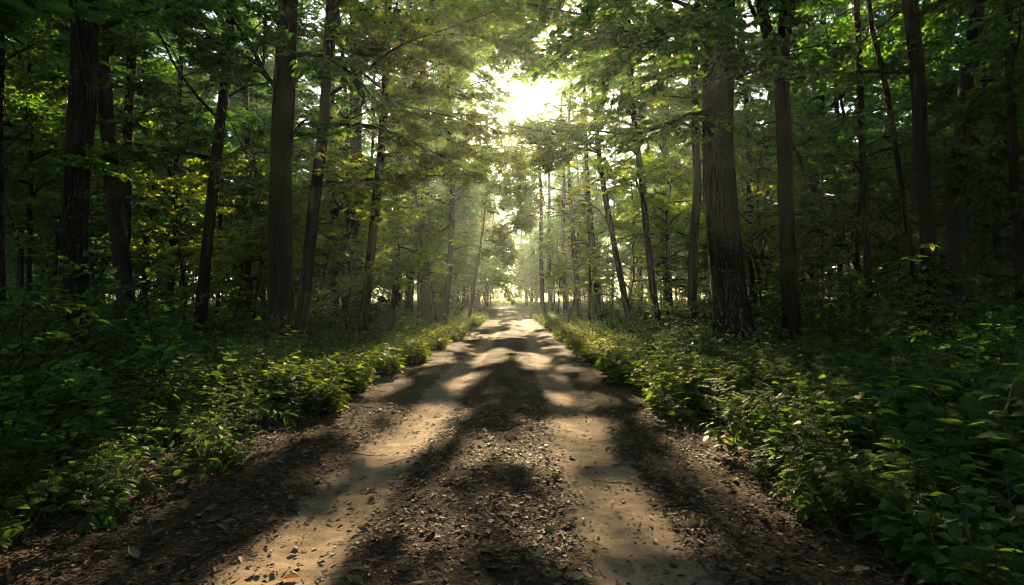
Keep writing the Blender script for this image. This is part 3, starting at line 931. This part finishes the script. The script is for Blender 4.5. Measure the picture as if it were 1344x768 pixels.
# the wood goes on beside and behind the viewer and shades the foreground
for i, (x, y) in enumerate([(-9, 5), (-12, 1), (9.5, 6), (12, 2), (-6, -4), (6, -5), (0.5, -9), (-14, 9), (14, 9), (-11, -7), (11, -8), (-17, 4), (17, 5), (-5, -12), (5, -13), (-20, 12), (20, 13), (-2, -6), (3, -7), (-9, -2), (9, -3), (-4, -9), (7, -10), (-15, -3), (15, -4), (1, -15), (-8, -14), (9, -15)]):
    place(protoT, 'T', x, y, r, 'tree standing beside the viewer outside the picture', 'trees around the viewer', (.95, 1.1))
for p in protoT + protoY:
    for c in list(p.children): bpy.data.objects.remove(c)
    bpy.data.objects.remove(p)

# the far-off wood all around, one mass of leaves and stems
r = np.random.default_rng(41)
fw = MB()
nc = 6000
th = np.concatenate([r.uniform(-1.75, -.055, nc // 2), r.uniform(.055, 1.75, nc // 2)])
rad = r.uniform(122, 165, nc)
cx_, cy_ = np.sin(th) * rad, np.cos(th) * rad * .95 + 6
cz_ = 16 * r.random(nc) ** 1.35 + .6
nl_ = 34
low_ = r.random(nc) < .5
cz_[low_] = r.uniform(.2, 4.5, low_.sum())
ii = np.repeat(np.arange(nc), nl_)
Q = np.stack([cx_, cy_, cz_], -1)[ii] + r.normal(0, 1, (nc * nl_, 3)) * [2.0, 2.0, .7]
Q[:, 2] = np.maximum(Q[:, 2] + height(Q[:, 0], Q[:, 1]), .3)
leaves_lo(fw, Q, unit(r.normal(0, 1, Q.shape) * [1, 1, .3]), unit(UP + r.normal(0, .4, Q.shape)), r.uniform(.35, .6, len(Q)), .28)
for i in range(260):
    a = r.uniform(.08, 1.7) * r.choice([-1, 1]); q = r.uniform(120, 160)
    x, y = math.sin(a) * q, math.cos(a) * q * .95 + 6
    tube(fw, [(x, y, ground_z(x, y) - .2), (x + r.normal(0, .3), y, 8), (x + r.normal(0, .6), y, 18)], [.22, .18, .07], 6, mat=1)
ng = 55000                                                   # tiny leaves added at the path's end, blending the sky gap into pale mist
Q = np.stack([r.normal(-1.5, 7, ng), r.uniform(128, 160, ng), .1 + 14 * r.random(ng) ** 2.2], -1)
Q[:, 2] += height(Q[:, 0], Q[:, 1])
leaves_lo(fw, Q, unit(r.normal(0, 1, Q.shape) * [1, 1, .3]), unit(UP + r.normal(0, .5, Q.shape)), r.uniform(.16, .3, ng), .15)
tag(fw.build('distant_forest', [M['far'], M['bark']]), 'far green wood closing the view behind the nearer trees', 'forest', kind='stuff')

# ------------------------------------------------------------------ ground and path
def grid(name, xs, ys, hf, mat, attr=None):
    X, Y = np.meshgrid(xs, ys)
    Z = hf(X, Y)
    V = np.stack([X, Y, Z], -1).reshape(-1, 3)
    nx, ny = len(xs), len(ys)
    i = (np.arange(ny - 1)[:, None] * nx + np.arange(nx - 1)[None]).ravel()
    mb = MB(); mb.add(V, np.stack([i, i + 1, i + nx + 1, i + nx], -1))
    o = mb.build(name, mat, smooth=True)
    if attr is not None:
        a = o.data.attributes.new('track', 'FLOAT', 'POINT')
        a.data.foreach_set('value', attr(X, Y).astype(np.float32).ravel())
    return o


def ground_hf(X, Y):
    d = np.abs(X - path_cx(Y))
    return height(X, Y) - .10 * (1 - sst(3.0, 3.5, d))


xs = np.concatenate([np.linspace(-180, -30, 26)[:-1], np.linspace(-30, 30, 200), np.linspace(30, 180, 26)[1:]])
ys = np.concatenate([np.linspace(-60, 0, 20)[:-1], np.linspace(0, 40, 120), np.linspace(40, 230, 120)[1:]])
tag(grid('ground', xs, ys, ground_hf, M['ground']), 'dark forest floor of soil and leaf mould', 'ground', kind='structure')


def track(X, Y):
    u = X - path_cx(Y); w = .16 * (vnoise(Y * .35, Y * 0, 5) - .5)
    a = np.maximum(np.exp(-(np.abs(u + .98 + w) / .40) ** 2.4), np.exp(-(np.abs(u - 1.08 + w) / .40) ** 2.4))
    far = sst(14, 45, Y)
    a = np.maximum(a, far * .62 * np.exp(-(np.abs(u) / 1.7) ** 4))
    return np.clip(a, 0, 1)


us = np.linspace(-3.25, 3.25, 200)
yv = [1.0]
while yv[-1] < 150: yv.append(yv[-1] + max(.022, yv[-1] * .0075))
yv = np.array(yv)
U, Yg = np.meshgrid(us, yv)
Xg = U + path_cx(Yg)
mbp = MB()
Zg = path_h(Xg, Yg); k_ = sst(2.6, 3.25, np.abs(U)); Zg = Zg * (1 - k_) + (height(Xg, Yg) - .02 * 0 + .004) * k_
i_ = (np.arange(len(yv) - 1)[:, None] * len(us) + np.arange(len(us) - 1)[None]).ravel()
mbp.add(np.stack([Xg, Yg, Zg], -1).reshape(-1, 3), np.stack([i_, i_ + 1, i_ + len(us) + 1, i_ + len(us)], -1))
path = mbp.build('path', M['path'], smooth=True)
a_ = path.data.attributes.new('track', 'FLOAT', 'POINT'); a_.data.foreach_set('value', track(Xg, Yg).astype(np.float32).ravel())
tag(path, 'dirt forest track with two pale sandy wheel ruts', 'path', kind='structure')

# ------------------------------------------------------------------ leaf litter
r = np.random.default_rng(55)


def scatter_litter(n, y0, y1, pw):
    y = y0 + (y1 - y0) * r.random(n) ** pw
    x = path_cx(y) + r.uniform(-3.3, 3.0, n)
    k = r.random(n) < 1 - .86 * sst(.2, .9, track(x, y) + .5 * (vnoise(x * 2.2, y * 2.2, 21) - .5))
    k &= r.random(n) < .25 + 1.3 * vnoise(x * 1.7, y * 1.3, 61) * vnoise(x * 4.3, y * 4.3, 62) * 2
    return x[k], y[k]


lit = MB()
x, y = scatter_litter(80000, 1.2, 26, 1.7)
n = len(x)
P = np.stack([x, y, floor_h(x, y) + .004 + .008 * r.random(n)], -1)
a = r.uniform(0, 6.28, n)
D = np.stack([np.cos(a), np.sin(a), r.normal(0, .18, n)], -1)
L = .008 + .038 * r.random(n) ** 2.2
leaves(lit, P, D, unit(UP + r.normal(0, .18, (n, 3))), L, L * r.uniform(.18, .75, n), .14, .12)
x, y = scatter_litter(60000, 1.3, 8.5, 1.5)
n = len(x)
P = np.stack([x, y, floor_h(x, y) + .005 + .010 * r.random(n)], -1)
a = r.uniform(0, 6.28, n)
L = .012 + .062 * r.random(n) ** 2.2
leaves(lit, P, np.stack([np.cos(a), np.sin(a), r.normal(0, .12, n)], -1), unit(UP + r.normal(0, .16, (n, 3))), L, L * r.uniform(.15, .7, n), .12, .12)
tag(lit.build('leaf_litter', M['chip']), 'crumbled brown leaf and bark bits strewn over the dirt path', 'leaf litter', kind='stuff')

# fallen leaves one by one
kinds = [('brown_leaf', 'dry brown fallen leaf lying on the dirt path', 'brown leaves on the path', 190), ('rust_leaf', 'rust orange fallen leaf lying on the dirt path', 'rust leaves on the path', 45),
         ('green_leaf', 'pale yellow green fallen leaf lying on the dirt path', 'pale leaves on the path', 60)]
for mk, lab, grp, num in kinds:
    meshes = []
    for v in range(6):
        mb = MB()
        blades(mb, np.array([[-.5, 0, 0.0]]), np.array([[1.0, 0, 0]]), np.array([[0, 0, 1.0]]), 1.0, r.uniform(.42, .66), r.uniform(-.9, .9), r.uniform(.02, .4))
        segs(mb, np.array([[-.5, 0, 0.0]]), np.array([[-.8, r.uniform(-.1, .1), .03]]), .012, .008)
        meshes.append(mb.mesh('fallen_leaf', M[mk], True, True))
    made = 0
    while made < num:
        yy = 2.6 + 6.5 * r.random() ** 1.3
        xx = path_cx(yy) + r.uniform(-2.5, 2.4)
        if track(np.array([xx]), np.array([yy]))[0] > .5 and r.random() < .75: continue
        if r.random() > .15 + 1.3 * vnoise(np.array([xx * 1.4]), np.array([yy * 1.1]), 63)[0]: continue
        o = bpy.data.objects.new('fallen_leaf', meshes[int(r.integers(6))]); COL.objects.link(o)
        s = r.uniform(.06, .125)
        o.scale = (s, s, s)
        o.location = (float(xx), float(yy), ground_z(xx, yy) + .007 + .012 * r.random())
        o.rotation_euler = (r.normal(0, .22), r.normal(0, .22), r.uniform(0, 6.28))
        tag(o, lab, 'leaf', grp); made += 1
# twigs
for i in range(26):
    yy = 2.2 + 9 * r.random() ** 1.6; xx = path_cx(yy) + r.uniform(-2.5, 2.4)
    mb = MB(); ln = r.uniform(.12, .42); an = r.uniform(0, 6.28)
    q = np.linspace(-.5, .5, 6)
    Pq = np.stack([np.cos(an) * q * ln + r.normal(0, .008, 6), np.sin(an) * q * ln + r.normal(0, .008, 6), np.zeros(6)], -1)
    Pq[:, 2] = floor_h(Pq[:, 0] + xx, Pq[:, 1] + yy) - ground_z(xx, yy) + .004
    rr_ = r.uniform(.0025, .006)
    tube(mb, Pq, np.linspace(rr_, rr_ * .5, 6), 5)
    tube(mb, np.array([Pq[3], Pq[3] + [r.normal(0, .05), r.normal(0, .05), .012]]), [rr_ * .6, rr_ * .3], 4)
    o = mb.build('twig', M['twig'], smooth=True); o.location = (float(xx), float(yy), ground_z(xx, yy))
    tag(o, 'thin broken twig lying on the dirt path', 'twig', 'twigs on the path')


# ------------------------------------------------------------------ undergrowth
def herb(r, hgt, nst, leafL, hi=True, pin=False):
    """one plant about the origin: stems and leaves -> (stem MB, leaf MB)"""
    sm, lm = MB(), MB()
    P, D, N, L = [], [], [], []
    for s in range(nst):
        az = r.uniform(0, 6.28); lean = r.uniform(.08, .55)
        h = hgt * r.uniform(.6, 1.1)
        q = np.linspace(0, 1, 5)
        rad = lean * h * q ** 1.6
        S_ = np.stack([np.cos(az) * rad + r.normal(0, .01, 5), np.sin(az) * rad + r.normal(0, .01, 5), h * q - .03], -1)
        tube(sm, S_, np.linspace(.006, .0025, 5), 4)
        nl = int(r.integers(5, 9))
        for k in range(nl):
            f = .25 + .75 * (k + r.random() * .5) / nl
            p = np.array([np.interp(f, q, S_[:, c]) for c in range(3)])
            a = az + k * 2.5 + r.uniform(-.5, .5)
            el = r.uniform(-.05, .55)
            d = np.array([math.cos(a) * math.cos(el), math.sin(a) * math.cos(el), math.sin(el)])
            pl = leafL * r.uniform(.3, .8)
            e = p + d * pl
            segs(sm, p[None], e[None], .0024, .0018)
            if pin:                                   # compound leaf: leaflets left and right of a stalk
                for g in np.linspace(.2, 1, 5):
                    for sd in (-1, 1):
                        hh = np.cross(d, UP) * sd
                        P.append(p + d * pl * 2.2 * g); D.append(unit(d * .6 + hh * .9 + np.array([0, 0, -.1]))); N.append(unit(UP + r.normal(0, .15, 3))); L.append(leafL * .62 * r.uniform(.7, 1.1) * (1.1 - .4 * g))
                segs(sm, p[None], (p + d * pl * 2.2)[None], .0024, .0018)
            else:
                P.append(e); D.append(d + np.array([0, 0, -.15])); N.append(unit(UP * 1.2 + d * .1 + r.normal(0, .36, 3))); L.append(leafL * r.uniform(.6, 1.2) * (.75 + .35 * (1 - f)))
    P, D, N, L = np.array(P), np.array(D), np.array(N), np.array(L)
    w = L * (r.uniform(.55, .78, len(L)) if not pin else r.uniform(.36, .5, len(L)))
    if hi: blades(lm, P, D, N, L, w, r.uniform(.1, .9, len(L)), .10)
    else: leaves(lm, P, D, N, L, w, .12, .2)
    return sm, lm


def grass(r, n, h):
    sm, lm = MB(), MB()
    a = r.uniform(0, 6.28, n); el = r.uniform(.9, 1.45, n)
    D = np.stack([np.cos(a) * np.cos(el), np.sin(a) * np.cos(el), np.sin(el)], -1)
    N = np.stack([-np.cos(a) * np.sin(el), -np.sin(a) * np.sin(el), np.cos(el)], -1) * -1
    P = np.stack([r.normal(0, .05, n), r.normal(0, .05, n), np.full(n, -.02)], -1)
    blades(lm, P, D, -N, h * r.uniform(.6, 1.2, n), r.uniform(.008, .015, n), r.uniform(.3, 1.7, n), .1)
    return sm, lm


def fern(r, n, ln):
    sm, lm = MB(), MB()
    P, D, N, L = [], [], [], []
    for k in range(n):
        a = k * 6.28 / n + r.uniform(-.3, .3)
        F_ = limb_line(np.zeros(3), a, r.uniform(.8, 1.15), ln * r.uniform(.8, 1.15), r, 9, 1.5, .03)
        tube(sm, F_, np.linspace(.004, .0015, 9), 3)
        for q in np.linspace(.2, .99, 17):
            p = np.array([np.interp(q * 8, np.arange(9), F_[:, c]) for c in range(3)])
            t = unit(F_[min(8, int(q * 8) + 1)] - F_[int(q * 8)])
            h = unit(np.cross(t, UP))
            for sd in (-1, 1):
                P.append(p); D.append(h * sd + t * .35); N.append(unit(np.cross(h, t))); L.append(ln * .30 * math.sin(PI * (.12 + .88 * (1 - q))) ** .8 + .015)
    P, D, N, L = np.array(P), np.array(D), np.array(N), np.array(L)
    N = N * np.sign(N[:, 2:3] + 1e-6)
    leaves(lm, P, D, N, L, L * .26, .1, .25)
    return sm, lm


def arr(mb):
    if not mb.v: return (np.zeros((0, 3)), np.zeros((0, 3), int), np.zeros((0, 4), int), np.zeros((0, 2), np.float32))
    return (np.concatenate(mb.v), np.concatenate(mb.f3) if mb.f3 else np.zeros((0, 3), int), np.concatenate(mb.f4) if mb.f4 else np.zeros((0, 4), int),
            np.concatenate(mb.uv3) if mb.uv3 else np.zeros((0, 2), np.float32))


def scatter(mb, proto, X, Y, Z, rz, sc, tilt, mat):
    v, f3, f4, uv = proto
    n = len(X)
    if not n or not len(v): return
    c, s = np.cos(rz)[:, None], np.sin(rz)[:, None]
    vx, vy, vz = v[None, :, 0], v[None, :, 1], v[None, :, 2]
    x = (vx * c - vy * s) * sc[:, None]; y = (vx * s + vy * c) * sc[:, None]; z = vz * sc[:, None]
    V = np.stack([x + X[:, None] + tilt[:, :1] * z, y + Y[:, None] + tilt[:, 1:] * z, z + Z[:, None]], -1)
    b = (np.arange(n) * len(v))[:, None, None]
    V = V.reshape(-1, 3)
    if len(f3):
        mb.add(V, (b + f3[None]).reshape(-1, 3), mat, np.tile(uv, (n, 1)))
        if len(f4): mb.f4.append((b + f4[None]).reshape(-1, 4) + mb.n - len(V)); mb.m4.append(np.full(n * len(f4), mat, np.int32))
    elif len(f4):
        mb.add(V, (b + f4[None]).reshape(-1, 4), mat)


r = np.random.default_rng(77)
near_p = [herb(r, r.uniform(.42, .78), int(r.integers(2, 5)), r.uniform(.13, .21)) for _ in range(9)]
big_p = [herb(r, r.uniform(.45, .8), int(r.integers(2, 4)), r.uniform(.20, .28)) for _ in range(5)]
pin_p = [herb(r, r.uniform(.5, .85), int(r.integers(3, 5)), r.uniform(.10, .13), True, True) for _ in range(5)]
mid_p = [herb(r, r.uniform(.4, .75), int(r.integers(3, 5)), r.uniform(.12, .17), False) for _ in range(6)] + [herb(r, r.uniform(.45, .8), 3, .11, False, True) for _ in range(4)]
verge_p = [herb(r, r.uniform(.3, .55), int(r.integers(4, 7)), r.uniform(.11, .16), False) for _ in range(6)]
far_p = [herb(r, r.uniform(.5, .9), 3, r.uniform(.2, .26), False) for _ in range(5)]
grass_p = [grass(r, 26, h) for h in (.28, .36, .45)]
fern_p = [fern(r, n, l) for n, l in ((6, .55), (7, .7), (5, .62))]
A = lambda ps: [(arr(s), arr(l)) for s, l in ps]
big_a = A(big_p)
near_a, pin_a, mid_a, verge_a, far_a = A(near_p), A(pin_p), A(mid_p), A(verge_p), A(far_p)


def off_path(x, y, lo=2.5, hi=2.45, w=.8):
    u = x - path_cx(y)
    e = w * (vnoise(y * .9, y * 0 + 3, 17) - .5) + .55 * (vnoise(y * 2.6 + x * .7, y * 0 + 9, 18) - .5)
    return (u < -(lo + e)) | (u > hi + e)


def fill(mb, protos, n, y0, y1, xmax, pw=1.0, sc=(.75, 1.3), edge=0.0, mats=(0, 1)):
    y = y0 + (y1 - y0) * r.random(n) ** pw
    sd = np.where(r.random(n) < .5, -1, 1)
    u = sd * (2.2 + edge + (np.minimum(xmax, 1.05 * y + 3.5) - 2.2) * r.random(n))
    x = u + path_cx(y)
    k = off_path(x, y) & (np.abs(x) < 1.05 * y + 3.5)
    for hx, hy in HERO_XY: k &= (x - hx) ** 2 + (y - hy) ** 2 > .3
    den = vnoise(x * .55, y * .55, 23)
    k &= r.random(n) < .35 + 1.1 * den
    x, y = x[k], y[k]
    u = np.abs(x - path_cx(y))
    s = r.uniform(*sc, len(x)) * (.50 + .45 * sst(2.4, 4.6, u)) * (.75 + .5 * vnoise(x * .35, y * .35, 29))
    j = r.integers(len(protos), size=len(x))
    for q, (st, lf) in enumerate(protos):
        w = j == q
        m_ = w.sum()
        rz, tl = r.uniform(0, 6.28, m_), r.normal(0, .12, (m_, 2))
        z = floor_h(x[w], y[w])
        scatter(mb, st, x[w], y[w], z, rz, s[w], tl, mats[1]); scatter(mb, lf, x[w], y[w], z, rz, s[w], tl, mats[0])


und = MB()
fill(und, big_a, 1100, 1.2, 6.0, 7, 1.0, (.8, 1.2))
fill(und, near_a, 1600, 1.0, 9.5, 9, 1.0, (.75, 1.35))
fill(und, A(grass_p), 900, 1.6, 12, 5.5, 1.0, (.7, 1.2))
fill(und, A(fern_p), 330, 3.0, 16, 12, 1.0, (.8, 1.25), .5)
fill(und, pin_a, 700, 3.0, 12, 9, 1.0, (.75, 1.2))
uo = und.build('undergrowth', [M['herb'], M['stem']], smooth=True, uv=True)
tag(uo, 'dense broad leaved green undergrowth covering the ground on both sides of the path', 'undergrowth', kind='stuff')
un2 = MB()
fill(un2, mid_a, 9000, 8.5, 40, 34, 1.25, (.8, 1.35))
fill(un2, far_a, 5200, 34, 120, 95, 1.1, (.8, 1.4), .4)
tag(un2.build('undergrowth', [M['herb_far'], M['stem']]), 'low leafy green ground cover spreading through the wood farther back', 'ground cover', kind='stuff')
vg = MB()


def verge(n, y0, y1, pw):
    y = y0 + (y1 - y0) * r.random(n) ** pw
    sd = np.where(r.random(n) < .5, -1, 1)
    x = path_cx(y) + sd * (2.25 + 1.7 * r.random(n) ** 1.5)
    k = off_path(x, y, 2.35, 2.3); x, y = x[k], y[k]
    s = r.uniform(.7, 1.3, len(x)); j = r.integers(len(verge_a), size=len(x))
    for q, (st, lf) in enumerate(verge_a):
        w = j == q; m_ = w.sum(); rz, tl = r.uniform(0, 6.28, m_), r.normal(0, .15, (m_, 2)); z = floor_h(x[w], y[w])
        scatter(vg, st, x[w], y[w], z, rz, s[w], tl, 1); scatter(vg, lf, x[w], y[w], z, rz, s[w], tl, 0)


verge(3600, 8, 60, 1.5)
tag(vg.build('verge_grass', [M['verge'], M['stem']]), 'bright fringe of fine weeds along both path edges', 'weeds', kind='stuff')

# single plants standing out at the path edges
proto_o = []
for q, (s_, l_) in enumerate(near_p[:6] + pin_p[:3]):
    ro = empty('leafy_plant', (0, 0, 0))
    l_.build('foliage', M['herb'], ro, smooth=True, uv=True); s_.build('stem', M['stem'], ro, smooth=True)
    proto_o.append(ro)
r = np.random.default_rng(99)
for sd, name in ((-1, 'left'), (1, 'right')):
    for yy in np.concatenate([np.linspace(2.1, 9, 26), np.linspace(9.3, 15, 12)]):
        e = .5 * (vnoise(np.array([yy * .9]), np.array([3.0]), 17)[0] - .5)
        u = (2.5 if sd < 0 else 2.45) + e + r.uniform(-.1, .4)
        x = float(path_cx(yy)) + sd * u
        o = copy_tree(proto_o[int(r.integers(len(proto_o)))], (x, yy, ground_z(x, yy) - .01), r.uniform(0, 6.28), r.uniform(.6, .95), r.normal(0, .1, 2))
        tag(o, f'low broad leaved plant at the front of the {name} path edge', 'plant', f'leafy plants along the {name} path edge')
for p in proto_o:
    for c in list(p.children): bpy.data.objects.remove(c)
    bpy.data.objects.remove(p)


# shrubs: arching leafy stems
def shrub(x, y, hgt, wid, ns, leaf, label, group, seed, mat='herb_far', lean=0.0):
    r = np.random.default_rng(seed)
    z0 = ground_z(x, y); base = np.array([x, y, z0])
    ro = empty('shrub', base); tag(ro, label, 'shrub', group)
    cr, wd = MB(), MB()
    for s in range(ns):
        az = r.uniform(0, 6.28)
        L = limb_line(base + [0, 0, -.05], az, r.uniform(.75, 1.35), hgt * r.uniform(.8, 1.3), r, 7, r.uniform(.7, 1.5), .1)
        L[:, 0] = base[0] + (L[:, 0] - base[0]) * wid + lean * (L[:, 2] - z0)
        spray(L, .014, r, leaf, .75, .25, wood=wd, crown=cr, carve=False, spread=.62)
    shift(cr, -base); shift(wd, -base)
    cr.build('foliage', M[mat], ro); wd.build('stem', M['twig'], ro, smooth=True)
    return ro


r = np.random.default_rng(123)
shl = [(-5.1, 5.6, 1.7), (-6.4, 6.6, 1.75), (-4.3, 6.9, 1.35), (-7.4, 8.2, 1.8), (-5.6, 8.8, 1.5), (-3.9, 4.4, 1.1), (-8.6, 10.5, 1.9), (-6.9, 11.5, 1.5), (-5.0, 12.6, 1.2), (-9.8, 13.5, 1.8), (-4.6, 16.5, 1.2), (-5.2, 20, 1.3), (-12, 16, 1.8), (-8.2, 18, 1.5)]
shr = [(6.3, 7.4, 1.6), (7.6, 8.6, 1.9), (5.4, 9.3, 1.15), (8.9, 10.6, 2.1), (6.9, 11.3, 1.5), (10.6, 12.2, 2.1), (8.0, 13.8, 1.5), (5.6, 6.2, 1.0), (11.8, 15, 2.0), (4.9, 15.5, .9), (9.5, 17.5, 1.5), (4.6, 20, 1.0), (6.5, 18.5, 1.2), (13.5, 18, 1.9)]
for q, (x, y, h) in enumerate(shl + shr):
    sdn = 'left' if x < 0 else 'right'
    shrub(x, y, h, 1.25, 11, .105, f'dark leafy shrub with arching sprays in the undergrowth {sdn} of the path', f'shrubs {sdn} of the path', 300 + q)
ps = [shrub(0, -200 - 3 * j, h, 1.35, 12, .15, 'x', 'x', 350 + j) for j, h in enumerate((1.3, 1.8, 2.3, 2.8))]
n_ = 0
while n_ < 80:
    y = 13 + 70 * r.random() ** 1.2; sd = r.choice([-1, 1]); x = float(path_cx(y)) + sd * (5.2 + r.random() * max(2, .95 * y - 4))
    if any((x - a) ** 2 + (y - b) ** 2 < .8 for a, b in HERO_XY): continue
    o = copy_tree(ps[int(r.integers(4))], (x, y, ground_z(x, y)), r.uniform(0, 6.28), r.uniform(.7, 1.15)); n_ += 1
    sdn = 'left' if sd < 0 else 'right'
    tag(o, f'dark bush deep between the trunks {sdn} of the path', 'shrub', f'bushes deep in the wood {sdn} of the path')
for p in ps:
    for c_ in list(p.children): bpy.data.objects.remove(c_)
    bpy.data.objects.remove(p)
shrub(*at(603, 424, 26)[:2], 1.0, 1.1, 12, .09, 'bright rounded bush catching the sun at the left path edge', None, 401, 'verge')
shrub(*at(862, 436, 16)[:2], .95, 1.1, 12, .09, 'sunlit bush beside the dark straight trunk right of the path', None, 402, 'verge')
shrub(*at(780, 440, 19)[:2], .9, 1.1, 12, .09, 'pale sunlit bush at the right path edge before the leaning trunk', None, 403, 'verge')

# ------------------------------------------------------------------ air
hz = bpy.data.materials.new('haze'); hz.use_nodes = True
nt = hz.node_tree; nt.nodes.clear()
ou = nt.nodes.new('ShaderNodeOutputMaterial'); pv = nt.nodes.new('ShaderNodeVolumePrincipled')
pv.inputs['Color'].default_value = (.74, .93, .90, 1)
pv.inputs['Density'].default_value = .0009
pv.inputs['Anisotropy'].default_value = .7
nt.links.new(pv.outputs[0], ou.inputs['Volume'])
mb = MB()
x0, x1, y0, y1, z0, z1 = -185, 185, -65, 235, -2, 40
mb.add([(x0, y0, z0), (x1, y0, z0), (x1, y1, z0), (x0, y1, z0), (x0, y0, z1), (x1, y0, z1), (x1, y1, z1), (x0, y1, z1)],
       [(3, 2, 1, 0), (4, 5, 6, 7), (0, 1, 5, 4), (1, 2, 6, 5), (2, 3, 7, 6), (3, 0, 4, 7)])
tag(mb.build('haze', hz), 'thin warm haze filling the forest', 'haze', kind='stuff')

# ------------------------------------------------------------------ sky and sun
w = bpy.data.worlds.new('World'); scene.world = w; w.use_nodes = True
nt = w.node_tree; nt.nodes.clear()
ou = nt.nodes.new('ShaderNodeOutputWorld'); bg = nt.nodes.new('ShaderNodeBackground')
sky = nt.nodes.new('ShaderNodeTexSky'); sky.sky_type = 'NISHITA'; sky.sun_disc = False
sky.sun_elevation = SUN_EL; sky.sun_rotation = SUN_AZ; sky.air_density = 1.0; sky.dust_density = 1.0
bg.inputs[1].default_value = .075
tcn = nt.nodes.new('ShaderNodeTexCoord')
dot = nt.nodes.new('ShaderNodeVectorMath'); dot.operation = 'DOT_PRODUCT'; dot.inputs[1].default_value = tuple(SUN)
nrm = nt.nodes.new('ShaderNodeVectorMath'); nrm.operation = 'NORMALIZE'
nt.links.new(tcn.outputs['Generated'], nrm.inputs[0]); nt.links.new(nrm.outputs[0], dot.inputs[0])


def wmath(op, a, b):
    x = nt.nodes.new('ShaderNodeMath'); x.operation = op
    for k, v in ((0, a), (1, b)):
        if isinstance(v, bpy.types.NodeSocket): nt.links.new(v, x.inputs[k])
        else: x.inputs[k].default_value = v
    return x.outputs[0]


dv = wmath('MAXIMUM', dot.outputs['Value'], 0.0)
core = wmath('MULTIPLY', wmath('POWER', dv, 3500.0), 300.0)     # the sun's disc and the aureole around it
aur = wmath('MULTIPLY', wmath('POWER', dv, 260.0), 3.0)
aur2 = wmath('MULTIPLY', wmath('POWER', dv, 24.0), .2)
tot = wmath('ADD', core, wmath('ADD', aur, aur2))
vm = nt.nodes.new('ShaderNodeVectorMath'); vm.operation = 'SCALE'; vm.inputs[0].default_value = (1.0, .87, .62)
nt.links.new(tot, vm.inputs[3])
ad = nt.nodes.new('ShaderNodeVectorMath'); ad.operation = 'ADD'
nt.links.new(sky.outputs[0], ad.inputs[0]); nt.links.new(vm.outputs[0], ad.inputs[1])
nt.links.new(ad.outputs[0], bg.inputs[0]); nt.links.new(bg.outputs[0], ou.inputs[0])

sl = bpy.data.lights.new('sun', 'SUN'); sl.energy = 5.0; sl.angle = math.radians(.45); sl.color = (1.0, .73, .41)
so = bpy.data.objects.new('sun', sl); COL.objects.link(so)
from mathutils import Vector
so.rotation_euler = Vector(-SUN).to_track_quat('-Z', 'Y').to_euler()

# ------------------------------------------------------------------ render settings
vs = scene.view_settings
vs.view_transform = 'Standard'; vs.look = 'None'; vs.gamma = 1.0; vs.use_curve_mapping = False
vs.exposure = 2.05
c = scene.cycles
c.use_denoising = True
c.filter_width = 1.15
c.use_adaptive_sampling = True; c.adaptive_threshold = .02
c.max_bounces = 6; c.diffuse_bounces = 3; c.glossy_bounces = 2; c.transmission_bounces = 4; c.volume_bounces = 0; c.transparent_max_bounces = 4
c.sample_clamp_indirect = 4.0
c.caustics_reflective = False; c.caustics_refractive = False
